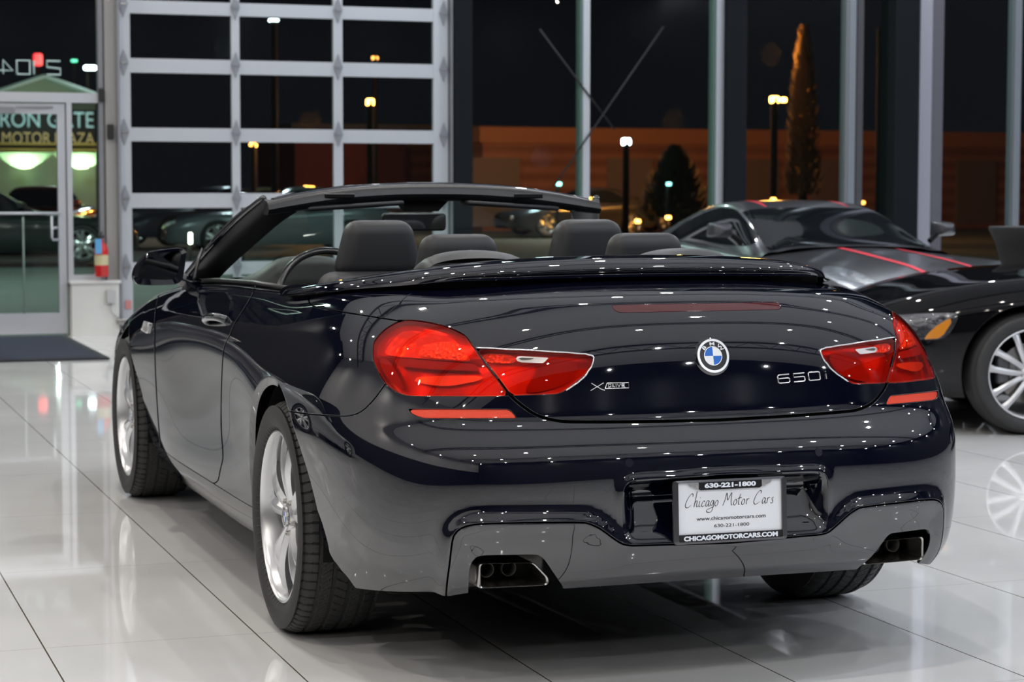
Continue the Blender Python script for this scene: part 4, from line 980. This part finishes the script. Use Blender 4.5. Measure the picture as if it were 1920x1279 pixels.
MB().tube([(.475, YW-.20, .29), (.48, YW-.20, .21), (.52, YW-.20, .17), (.545, YW-.20, .15)], .008, 6).build('conduit', MATS['box_grey'], jb, True)
tag(MB().rbox((.565, YW-.21, .125), (.085, .05, .05), .008).build('photo_sensor', STEEL), 'small metal sensor box at the foot of the garage door track', 'sensor')
# ================================================================ outside
structure(MB().box((6, 65, -.16), (160, 105, .2)).build('floor_outside', mat('asphalt', (.13, .15, .14), .8, noise=(.6, (.09, .10, .095)))))
SID = mat('orange_siding', (.42, .17, .075), .8)
def siding():
    m = bpy.data.materials.new('ribbed_siding'); m.use_nodes = True; nt = m.node_tree; b = nt.nodes['Principled BSDF']; L = nt.links.new
    tc = nt.nodes.new('ShaderNodeTexCoord'); sp = nt.nodes.new('ShaderNodeSeparateXYZ'); L(tc.outputs['Object'], sp.inputs[0]); w = nt.nodes.new('ShaderNodeMath'); w.operation = 'MULTIPLY'; w.inputs[1].default_value = 14.; L(sp.outputs['Z'], w.inputs[0])
    s = nt.nodes.new('ShaderNodeMath'); s.operation = 'SINE'; L(w.outputs[0], s.inputs[0]); n = nt.nodes.new('ShaderNodeTexNoise'); n.inputs['Scale'].default_value = .5; L(tc.outputs['Object'], n.inputs['Vector'])
    a = nt.nodes.new('ShaderNodeMath'); a.operation = 'MULTIPLY_ADD'; a.inputs[1].default_value = .25; L(s.outputs[0], a.inputs[0]); L(n.outputs['Fac'], a.inputs[2])
    cr = nt.nodes.new('ShaderNodeValToRGB'); cr.color_ramp.elements[0].color = (.16, .055, .035, 1); cr.color_ramp.elements[1].color = (.40, .17, .09, 1); L(a.outputs[0], cr.inputs[0]); L(cr.outputs[0], b.inputs['Base Color']); b.inputs['Roughness'].default_value = .8; return m
YO = 58.
za = at(1000, 243, 1, YO)[2]; x0 = at(905, 243, 1, YO)[0]; x1 = at(1950, 243, 1, YO)[0]+6
bl = empty('warehouse', ((x0+x1)/2, YO+4, 0)); tag(bl, 'long low warehouse with ribbed brown siding under orange street light', 'building')
MB().box((0, 0, za/2-.2), (x1-x0, 8, za-.1)).build('wall', siding(), bl)
MB().box((0, 0, za-.18), (x1-x0+.3, 8.3, .5)).build('parapet', SID, bl)
for px in (930, 1180, 1420, 1560, 1830): MB().box((at(px, 300, 1, YO)[0]-(x0+x1)/2, -4.03, 1.2), (1.6, .08, 2.2)).build('loading_door', mat('loading_door', (.20, .14, .11), .7), bl)
b2 = empty('far_building', (at(790, 270, 1, 64)[0], 70, 0)); tag(b2, 'dim reddish building seen through the lower right garage panes', 'building')
MB().box((0, 0, 1.7), (7.5, 6, 3.5)).build('wall', mat('dim_red_siding', (.20, .05, .04), .8), b2); MB().box((0, 0, 3.5), (7.8, 6.3, .2)).build('roof_edge', BEAM, b2)
# street lamps
POLE = mat('lamp_pole', (.012, .009, .007), .8)
def street_lamp(px, py, Y, color, estr, power, size=(.5, .2, .12), label='', arm=None, twin=False, tilt=0.):
    P = at(px, py, 1, Y); r = empty('street_lamp', (P[0], P[1], 0)); tag(r, label, 'street lamp')
    ax = arm if arm is not None else .0
    MB().tube([(ax, 0, -.05), (ax, 0, P[2]-.1), (ax*.5, 0, P[2]+.05), (0, 0, P[2]+.05)], .09, 8).build('pole', POLE, r, True)
    m = mat('glow_%s' % label.split()[0]+str(px), (1, 1, 1), .5, emit=color, estr=estr)
    for q in ((0, 1) if twin else (0,)):
        dx = q*(at(px+17, py, 1, Y)[0]-P[0]); s_ = 1-.35*q
        MB().rbox((dx, 0, P[2]), tuple(t*s_ for t in size), min(size)*.3*s_, rot=Matrix.Rotation(tilt, 3, 'Y')).build('lamp_head', m, r, True)
    if power:
        ld = bpy.data.lights.new('lamp_light', 'POINT'); ld.energy = power*2.4; ld.color = color; ld.shadow_soft_size = .3; lo = bpy.data.objects.new('lamp_light', ld); COL.objects.link(lo); lo.parent = r; lo.location = (0, 6.0, P[2]-.3)
ORG = (1., .36, .06)
street_lamp(1452, 187, 40, ORG, 30, 420, (.22, .15, .17), 'twin headed orange street lamp glowing beside the conical tree', twin=True)
street_lamp(1673, 46, 36, ORG, 18, 220, (.24, .15, .13), 'tall orange street lamp with its arm reaching right, top right of the windows', arm=-.28, tilt=-.5)
street_lamp(694, 192, 44, ORG, 25, 200, (.19, .15, .18), 'bright orange street lamp in the upper right garage panes')
street_lamp(703, 109, 60, ORG, 6, 0, (.2, .15, .12), 'small dim orange street lamp above the bright one in the garage panes')
street_lamp(475, 272, 50, ORG, 10, 0, (.2, .15, .16), 'small orange street lamp low in the middle garage panes', tilt=.7)
street_lamp(1174, 266, 42, (.75, .93, 1.), 22, 90, (.22, .15, .17), 'white street lamp glowing between the first two curtain wall mullions')
street_lamp(513, 38, 45, (.75, .93, 1.), 9, 120, (.22, .2, .06), 'cool white street lamp high in the middle garage panes')
def glow(name, px, py, Y, s, color, estr, label, cat):
    P = at(px, py, 1, Y); o = None; o = MB().rbox((0, 0, 0), s, min(s)*.3).build(name, mat('glow_'+name+str(px), (1, 1, 1), .5, emit=color, estr=estr), None, True, loc=tuple(P)); tag(o, label, cat)
    MB().tube([(0, .08, .0), (0, .10, -P[2]-.06)], .035, 6).build('mast', POLE, o, True); return o
# two added lamps, out of view overhead, brighten the forecourt
for px_, Y_ in ((-2.5, 24.), (float(at(867, 300, 1, 27.)[0]), 27.)):
    r = empty('added_lot_lamp', (px_, Y_, 0)); tag(r, 'added forecourt lamp out of view above the %s' % ('entrance' if px_ < 0 else 'curtain wall'), 'street lamp')
    MB().tube([(0, 0, -.05), (0, 0, 8.6)], .08, 8).build('pole', POLE, r, True); MB().rbox((0, -.3, 8.6), (.4, .7, .12), .04).build('lamp_head', mat('added_lot_glow', (1, 1, 1), .5, emit=(.8, 1., .92), estr=10), r)
    ld = bpy.data.lights.new('added_lot_fill', 'AREA'); ld.shape = 'DISK'; ld.size = .4; ld.energy = 1000 if px_ < 0 else 350; ld.color = (.75, 1., .88); lo = bpy.data.objects.new('added_lot_fill', ld); COL.objects.link(lo); lo.parent = r; lo.location = (0, -.3, 8.5)
# conical tree by the twin lamp
def tree(px, pyt, Y, rr, label, col):
    P = at(px, pyt, 1, Y); H = P[2]; r = empty('evergreen_tree', (P[0], Y, 0)); tag(r, label, 'tree')
    MB().tube([(0, 0, -.05), (0, 0, H*.5)], .12, 8).build('trunk', POLE, r, True)
    rnd = random.Random(px); mb = MB()
    for k in range(1300):
        z = rnd.uniform(.15, 1)**.8*H; q = rr*(1-(z/H)**1.6)**.7*rnd.uniform(.55, 1.05); a = rnd.uniform(0, 6.283); c = np.array([q*math.cos(a), q*math.sin(a), z]); d = np.array([math.cos(a)*.12, math.sin(a)*.12, .22]); t = np.array([-math.sin(a), math.cos(a), 0])*.07
        mb.add([c-t, c+t, c+d], [(0, 1, 2)])
    mb.build('foliage', mat(col, (.10, .06, .02) if 'orange' in col else (.02, .025, .015), .9), r)  # orange lamp light is mixed into the tall tree's foliage colour
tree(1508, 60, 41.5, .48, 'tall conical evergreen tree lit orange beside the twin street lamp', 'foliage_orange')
tree(1265, 285, 43, 1.0, 'low dark evergreen tree in front of the warehouse', 'foliage_dark')
# gabled entrance sign of the plaza across the street
YS = 52.
def sx(px): return at(px, 250, 1, YS)[0]
def sz(py): return at(90, py, 1, YS)[2]
pz = empty('plaza_sign', (0, YS, 0)); tag(pz, 'gabled plaza building front with IRON GATE MOTOR PLAZA lettering and green wall wash', 'building')
gx0, gx1, gxm = sx(-12), sx(180), sx(84)
GW = mat('gable_wall', (.26, .34, .26), .8); MB().prism([(gx0, sz(178)), (gx1, sz(178)), (gxm, sz(147))], ((0, 0, 0), (1, 0, 0), (0, 0, 1), (0, 1, 0)), .2).build('gable', GW, pz)
e_ = MB(); 
for a_, b_ in (((gx0-.1, sz(178)), (gxm, sz(143))), ((gx1+.1, sz(178)), (gxm, sz(143)))): e_.tube([(a_[0], -.1, a_[1]), (b_[0], -.1, b_[1])], .06, 6)
e_.build('gable_trim', mat('trim_pale', (.55, .70, .70), .6), pz)
MB().box(((gx0+gx1)/2, .2, (sz(205)+sz(286))/2), (gx1-gx0, .3, sz(205)-sz(286))).build('fascia', mat('fascia_black', (.015, .018, .018), .6), pz)
MB().box(((gx0+gx1)/2, .2, (sz(180)+sz(205))/2), (gx1-gx0, .3, sz(180)-sz(205))).build('frieze', mat('frieze_green', (.07, .10, .08), .7), pz)
MB().box(((gx0+gx1)/2, .25, sz(286)/2), (gx1-gx0, .3, sz(286))).build('lower_wall', mat('lower_wall_green', (.35, .46, .36), .8), pz)
for py in (270, 281): MB().box(((gx0+gx1)/2, .0, sz(py)), (gx1-gx0, .14, .07)).build('gold_band', mat('gold_band', (.50, .40, .12), .5), pz)
eX, eY, eZ = np.array([1., 0, 0]), np.array([0, 0, 1.]), np.array([0, -1., 0])
put_text('iron_gate_lettering', 'IRON GATE', np.array([(sx(-8)+sx(176))/2, .03, sz(224)]), eX, eY, eZ, mat('sign_cyan', (.5, .8, .85), .5, emit=(.35, .62, .70), estr=.35), pz, width=sx(176)-sx(-8), height=sz(209)-sz(239), size=1.)
put_text('motor_plaza_lettering', 'MOTOR PLAZA', np.array([(sx(4)+sx(177))/2, .03, sz(259)]), eX, eY, eZ, mat('sign_gold', (.6, .5, .25), .5, emit=(.50, .38, .16), estr=.35), pz, width=sx(177)-sx(4), height=sz(248)-sz(270), size=1.)
MB().rbox((sx(167), -.35, sz(127)), (.32, .2, .12), .04).tube([(sx(167), -.3, sz(127)), (sx(167), .2, sz(127)-.1), (sx(167), .3, sz(250))], .03, 6, mi=1).build('flood_light', [mat('flood_glow', (1, 1, 1), .5, emit=(.80, .95, 1.), estr=14), POLE], pz)
ld = bpy.data.lights.new('gable_fill', 'POINT'); ld.energy = 70; ld.color = (.8, 1., .85); lo = bpy.data.objects.new('gable_fill', ld); COL.objects.link(lo); lo.parent = pz; lo.location = (gxm, -2.2, sz(190))  # added fill light without a fixture, brightens the gable
for px in (45, 152):
    fl = MB().rbox((sx(px), -.3, sz(312)), (.26, .16, .10), .03).build('wash_light', mat('wash_glow', (1, 1, 1), .5, emit=(.85, 1., .45), estr=8), pz)
    ld = bpy.data.lights.new('wash_lamp', 'SPOT'); ld.energy = 120; ld.spot_size = 1.9; ld.color = (.72, 1., .55); lo = bpy.data.objects.new('wash_lamp', ld); COL.objects.link(lo); lo.parent = pz; lo.location = (sx(px), -.28, sz(320)); lo.rotation_euler = (math.radians(150), 0, 0)
glow('traffic_signal', 71, 112, 56, (.26, .2, .36), (1., .02, .03), 2.2, 'red traffic signal above the plaza gable', 'traffic light')
glow('marker_light', 139, 114, 56, (.18, .12, .08), (.05, .9, .5), 2.2, 'small green light left of the floodlight', 'light')
# ================================================================ the other cars
def make_coupe(name, loc, az, paint, glassm, label, rt=0., hz=1., roof=1.22, near=-1, wheelkw=None, detail=True, steer=0.):
    root = empty(name, (loc[0], loc[1], 0), -az, label, 'car')
    ST = [(1.00,.40,.30,.46,.50),(.97,.58,.26,.52,.56),(.88,.74,.22,.585,.63),(.70,.855,.2,.66,.70),(.38,.915,.19,.735,.765),(.0,.945,.19,.785,.80),(-.4,.925,.19,.79,.84),(-.85,.895,.19,.80,.875),(-1.5,.888,.19,.83,.90),(-2.1,.91,.19,.865,.92),(-2.6,.95,.19,.895,.94),(-3.0,.935,.21,.90,.95),(-3.32,.87,.28,.87,.93),(-3.5,.72,.33,.82,.88),(-3.56,.45,.40,.74,.80)]
    net = []
    for y, w, zs, zh_, zc in ST:
        k = hz if zs < 9 else 1; zh2, zc2 = zh_*k, zc*k
        half = [(w-.06, zs), (w-.012, zs+.08*(zh2-zs)/.6), (w, zs+.30*(zh2-zs)/.6), (w-.004, zs+.46*(zh2-zs)/.6), (w-.03, zh2-.075), (w-.085, zh2-.015), (w-.17*w, zh2+.012), (w*.55, (zh2+zc2)/2+.004), (w*.28, zc2), (0, zc2+.004)]
        ring = [(x, y, z) for x, z in half]+[(-x, y, z) for x, z in half[:-1][::-1]]; net.append(ring)
    net = np.array(net, float); nn = net.shape[1]
    A = bs(len(net), np.linspace(0, len(net)-1, 150), False); B = bs(nn, np.linspace(0, nn-1, 110), False)
    P = np.einsum('ui,vj,ijk->uvk', A, B, net); sh = Sheet.grid(P)
    if sh.N[75*110+5][0] < 0: sh = Sheet.grid(P, flip=True)
    def arc(cy, r=.358):
        return lambda Q: np.where(np.abs(Q[:, 0]) > .45, np.maximum(np.hypot(Q[:, 1]-cy, Q[:, 2]-.33)-r, 0)+np.minimum(np.hypot(Q[:, 1]-cy, Q[:, 2]-.33)-r, 0), 9.)
    sh = minus(minus(sh, arc(0), 0), arc(-2.62), 0)
    sh.obj('body', paint, root, .02, .003)
    for yy, idx in ((1.0, 0), (-3.56, -1)):
        e = P[idx]; MB().add(list(map(tuple, e)), [tuple(range(len(e)))]).build('nose_panel' if idx == 0 else 'tail_panel', paint, root)
    GR = [(-.68,.74,.87,.60),(-.80,.735,.885,.64),(-1.10,.725,1.02,.62),(-1.42,.71,1.165,.565),(-1.70,.71,1.222,.54),(-2.05,.71,1.215,.53),(-2.45,.70,1.135,.53),(-2.85,.68,1.01,.55),(-3.1,.64,.94,.56)]
    gn = []
    for y, wb, zt, wr in GR:
        zt = .87*hz+(zt-.87)*(roof-.87*hz)/(1.222-.87); zb = .80*hz
        half = [(wb+.02, zb), (wb, zb+.25*(zt-zb)), ((wb*.55+wr*.45)+.01, zb+.62*(zt-zb)), (wr+.01, zt-.035), (wr-.06, zt-.008), (wr*.5, zt+.004), (0, zt+.008)]
        gn.append([(x, y, z) for x, z in half]+[(-x, y, z) for x, z in half[:-1][::-1]])
    gn = np.array(gn, float); A = bs(len(gn), np.linspace(0, len(gn)-1, 90), False); B = bs(gn.shape[1], np.linspace(0, gn.shape[1]-1, 70), False)
    GP = np.einsum('ui,vj,ijk->uvk', A, B, gn); gs = Sheet.grid(GP)
    if gs.N[45*70+35][2] < 0: gs = Sheet.grid(GP, flip=True)
    zr = roof; zb = .88*hz
    ws = gs.clip(lambda Q: np.maximum(np.maximum(Q[:, 1]+.74, -1.44-Q[:, 1]), np.abs(Q[:, 0])-(.655-.10*np.clip((-.74-Q[:, 1])/.7, 0, 1))))
    poly = smooth_poly([(-.95, zb+.01), (-1.45, zb+(zr-zb)*.70), (-1.75, zb+(zr-zb)*.82), (-2.1, zb+(zr-zb)*.76), (-2.5, zb+(zr-zb)*.30), (-2.52, zb+.015), (-1.7, zb-.0)], 5)
    sw_ = gs.clip(lambda Q: np.where(np.abs(Q[:, 0]) > .5, sdf(poly, Q[:, 1:3]), 9.))
    rw = gs.clip(lambda Q: np.maximum(np.maximum(Q[:, 1]+2.28, -3.0-Q[:, 1]), np.abs(Q[:, 0])-.50))
    gs.obj('roof', paint, root, 0)
    for q, nm in ((ws, 'windscreen'), (rw, 'rear_window')): q.offset(.003).obj(nm, glassm, root, 0)
    half_of(sw_, -1).offset(.003).obj('side_window', glassm, root, 0); half_of(sw_, 1).offset(.003).obj('side_window', glassm, root, 0)
    for s_ in (-1, 1):
        V, F = loft([[(s_*(.90+dx*k), -1.02+dy, .985*hz+dz*k) for dx, dz in rounded([(-.08, -.05), (.10, -.045), (.085, .055), (-.07, .06)], .02)] for dy, k in ((-.07, .96), (-.06, 1.02), (.0, .95), (.06, .7), (.09, .3))], True)
        mr = MB().add(V, F).build('door_mirror', paint, root, True, auto=50); MB().tube([(s_*.83, -1.0, .95*hz), (s_*.76, -.98, .90*hz)], .02, 8).build('mirror_foot', BLACK, mr)
    for cy in (0, -2.62):
        for s_ in (-1, 1):
            a = np.radians(np.linspace(0, 180, 20)); V = []
            for t in a:
                for x in (.93, .60): V.append((s_*x*.97, cy+.37*math.cos(t), .33+.37*math.sin(t)))
            b = len(V); V.append((s_*.58, cy, .33)); V += [(s_*.58, cy-.37, .12), (s_*.58, cy+.37, .12)]
            MB().add(V, [(2*i, 2*i+2, 2*i+3, 2*i+1) for i in range(19)]+[(2*i+1, 2*i+3, b) for i in range(19)]).build('wheel_arch_liner', BLACK, root)
            w_ = make_wheel(root, (s_*.805, cy, .336*(wheelkw or {}).get('k', 1.)), s_, 100, detail=False, **(wheelkw or {}))
            if cy == 0: w_.rotation_euler[2] += steer
    MB().box((0, -1.3, .26), (1.5, 3.6, .10)).build('floor_pan', BLACK, root)
    M = np.array([[math.cos(az), math.sin(az)], [-math.sin(az), math.cos(az)]])   # local -> world
    def wpx(Q):
        Q = Q.copy(); Q[:, 0] = near*np.abs(Q[:, 0]); w = Q.copy(); w[:, :2] = Q[:, :2]@M.T+np.array(loc[:2]); return proj(w)/300.
    def patch(nm, pts, m, off, par=root, n=4, ymin=.0, src=None, flange=.01):
        poly = smooth_poly(pts, n)/300.; q = (src or sh).clip(lambda Q: np.maximum(sdf(poly, wpx(Q)), ymin-Q[:, 1]))
        q = q.clip(lambda Q: .0-((q.N*0).sum(1)) - 1) if False else q
        for s_ in (-1, 1):
            h = half_of(q, s_)
            if len(h.F): h.offset(off).obj(nm, m, par, flange)
    return root, sh, patch, gs
DG = mat('dark_car_glass', (.006, .008, .010), .03, spec=.6, coat=.6)
GUN = mat('gunmetal_paint', (.060, .062, .072), .34, .6, .6, .08)
BPT = mat('gloss_black_paint', (.003, .003, .004), .03, 0, 0., .02, ior=1.45)
CHW = mat('polished_alloy', (.70, .71, .74), .3, .6)
# black car on the right, its left front wheel towards the camera
azb = math.radians(291)
blk, bsh, bpatch, _ = make_coupe('black_sports_car', (4.22, 4.36), azb, BPT, DG, 'glossy black sports car with a polished silver front wheel at the right edge', hz=1.05, roof=1.25, near=-1, wheelkw=dict(pairs=6, a_in=19., a_out=12., w0=.014, w1=.017, metal=CHW, bolts=6, k=.955), steer=.12)
bpatch('headlight', [(1668, 596), (1700, 590), (1750, 588), (1790, 588), (1794, 600), (1768, 634), (1700, 636), (1662, 640)], mat('headlight_clear', (.10, .105, .12), .12, .85, 1., bump=(22, .9)), .003)
bpatch('indicator', [(1730, 636, 1), (1756, 612), (1786, 596), (1780, 610), (1764, 634, 1)], mat('amber_lens', (.55, .20, .02), .15, 0, 1.), .006)
# gunmetal car with red stripes, facing the camera behind it
P0 = at(1598, 463, 2, .87); azg = math.radians(181)
gun, gsh, gpatch, ggs = make_coupe('grey_sports_car', (P0[0]-.0, P0[1]-.72), azg, GUN, DG, 'gunmetal grey sports coupe with two thin red bonnet stripes parked nose forward', hz=1.0, roof=1.20, near=1)
RS = mat('red_stripe', (.75, .02, .05), .5)
for s_ in (-1, 1):
    q = gsh.clip(lambda Q: np.maximum(np.maximum(np.abs(Q[:, 0]-(.13 if s_ > 0 else -.33)+s_*0)-.024, -.72-Q[:, 1]), Q[:, 1]-.93)); q.offset(.004).obj('bonnet_stripe', RS, gun, 0)
    q = ggs.clip(lambda Q: np.maximum(np.maximum(np.abs(Q[:, 0]-s_*.33)-.016, Q[:, 1]+1.46), -2.2-Q[:, 1])); q.offset(.0015).obj('roof_stripe', RS, gun, 0)
    MB().rbox((s_*.905, -1.095, .965), (.15, .02, .014), .005).build('mirror_stripe', RS, gun)
    V = [p for p in gsh.P if False]
gpatch('headlight', [(1545, 500), (1600, 508), (1650, 535), (1690, 560), (1660, 575), (1600, 545), (1552, 520)], mat('headlight_grey', (.35, .38, .42), .12, .5, 1., bump=(30, .6)), .003)
# cloth-covered table behind the black car
T0 = at(1946, 425, 2, 1.05)
tb = MB(); tb.lathe([(1.05, 0), (1.05, .30), (1.035, .305), (.95, .262), (.75, .205), (.5, .175), (.3, .18), (.12, .23), (.0, .28)], 40, 'z')
k = (T0-CAM); TP = CAM+k*(13.25/(k@_fw)); o = tb.build('cocktail_table', mat('stretch_black', (.014, .014, .016), .75), None, True, auto=50, loc=(TP[0], TP[1], 0)); tag(o, 'high round table under black stretch cloth behind the black car', 'table')
# more stock stands along the left side of the showroom, outside the picture but mirrored in the paint
for (x_, y_, a_, c_, l_) in ((-5.4, 4.2, 262, (.30, .31, .33), 'grey coupe further left in the showroom, mirrored in the door'), (-5.6, 8.9, 262, (.07, .07, .08), 'graphite coupe in the far left of the showroom, mirrored in the door')):
    make_coupe('showroom_coupe', (x_, y_), math.radians(a_), mat('stock_paint_%d' % int(y_), c_, .25, .3, 1.), DG, l_, hz=1.02, roof=1.28, detail=False)
# cars parked across the street
OUT = [(40, 430, 38, 200, (.30, .03, .03), 'dark red car parked outside the glass entrance door'), (150, 480, 31.5, 95, (.02, .025, .025), 'black car parked outside behind the entrance side light'), (285, 440, 42, 250, (.10, .10, .14), 'violet grey car parked outside the lower left garage pane'), (400, 455, 35.5, 275, (.20, .22, .24), 'silver grey car parked outside behind the left door mirror'), (600, 430, 53, 80, (.03, .06, .055), 'dark teal car parked outside, seen through the windscreen'), (1235, 420, 53, 95, (.02, .02, .02), 'dark car parked outside right of the windscreen header'), (1000, 440, 49, 265, (.03, .03, .035), 'charcoal car parked outside, seen through the windscreen right half')]
proto = None
for k, (px, py, Y, azd, colr, lab) in enumerate(OUT):
    P = at(px, py, 1, Y)
    r, s_, pt, _g = make_coupe('parked_car', (P[0], Y), math.radians(azd), mat('outside_paint_%d' % k, colr, .3, .3, 1.), DG, lab, hz=1.02, roof=1.35, detail=False) if k == 0 else (None,)*4
    if k == 0: proto = r; continue
    r = clone(proto, (P[0], Y, 0), -math.radians(azd)); r['label'] = lab; pm = mat('outside_paint_%d' % k, colr, .3, .3, 1.); p0 = MATS['outside_paint_0']
    for ch in r.children:
        if ch.type == 'MESH' and len(ch.data.materials) and ch.data.materials[0] == p0:
            ch.data = ch.data.copy(); ch.data.materials[0] = pm
for o_ in [o for o in bpy.data.objects if o.name.startswith('parked_car')]: o_['category'] = 'car'
# a few small glowing boxes on masts across the street
MB_ = 0
for px, py, Y, colr, st, lab in ((1196, 415, 31, ORG, 14, 'left one of two low orange lights right of the windscreen header'), (1253, 408, 31, ORG, 14, 'right one of two low orange lights right of the windscreen header'), (1048, 345, 35, (.3, .9, .8), 7, 'pale teal light above the windscreen header corner'), (1254, 345, 35, (.3, .9, .8), 5, 'pale teal light right of the thick white mullion'),
   (1450, 374, 33, ORG, 12, 'orange light just above the grey coupe roof'), (1617, 380, 33, ORG, 8, 'small orange light at the right end of the grey coupe roof'), (357, 447, 24, (.95, 1., .75), 12, 'tall yellowish light outside left of the windscreen pillar'), (455, 366, 30, (.9, 1., 1.), 12, 'white light on the garage rail left of the windscreen')):
    glow('distant_light', px, py, Y, (.10, .08, .07) if 'tall' not in lab else (.05, .05, .16), colr, st, lab, 'light')
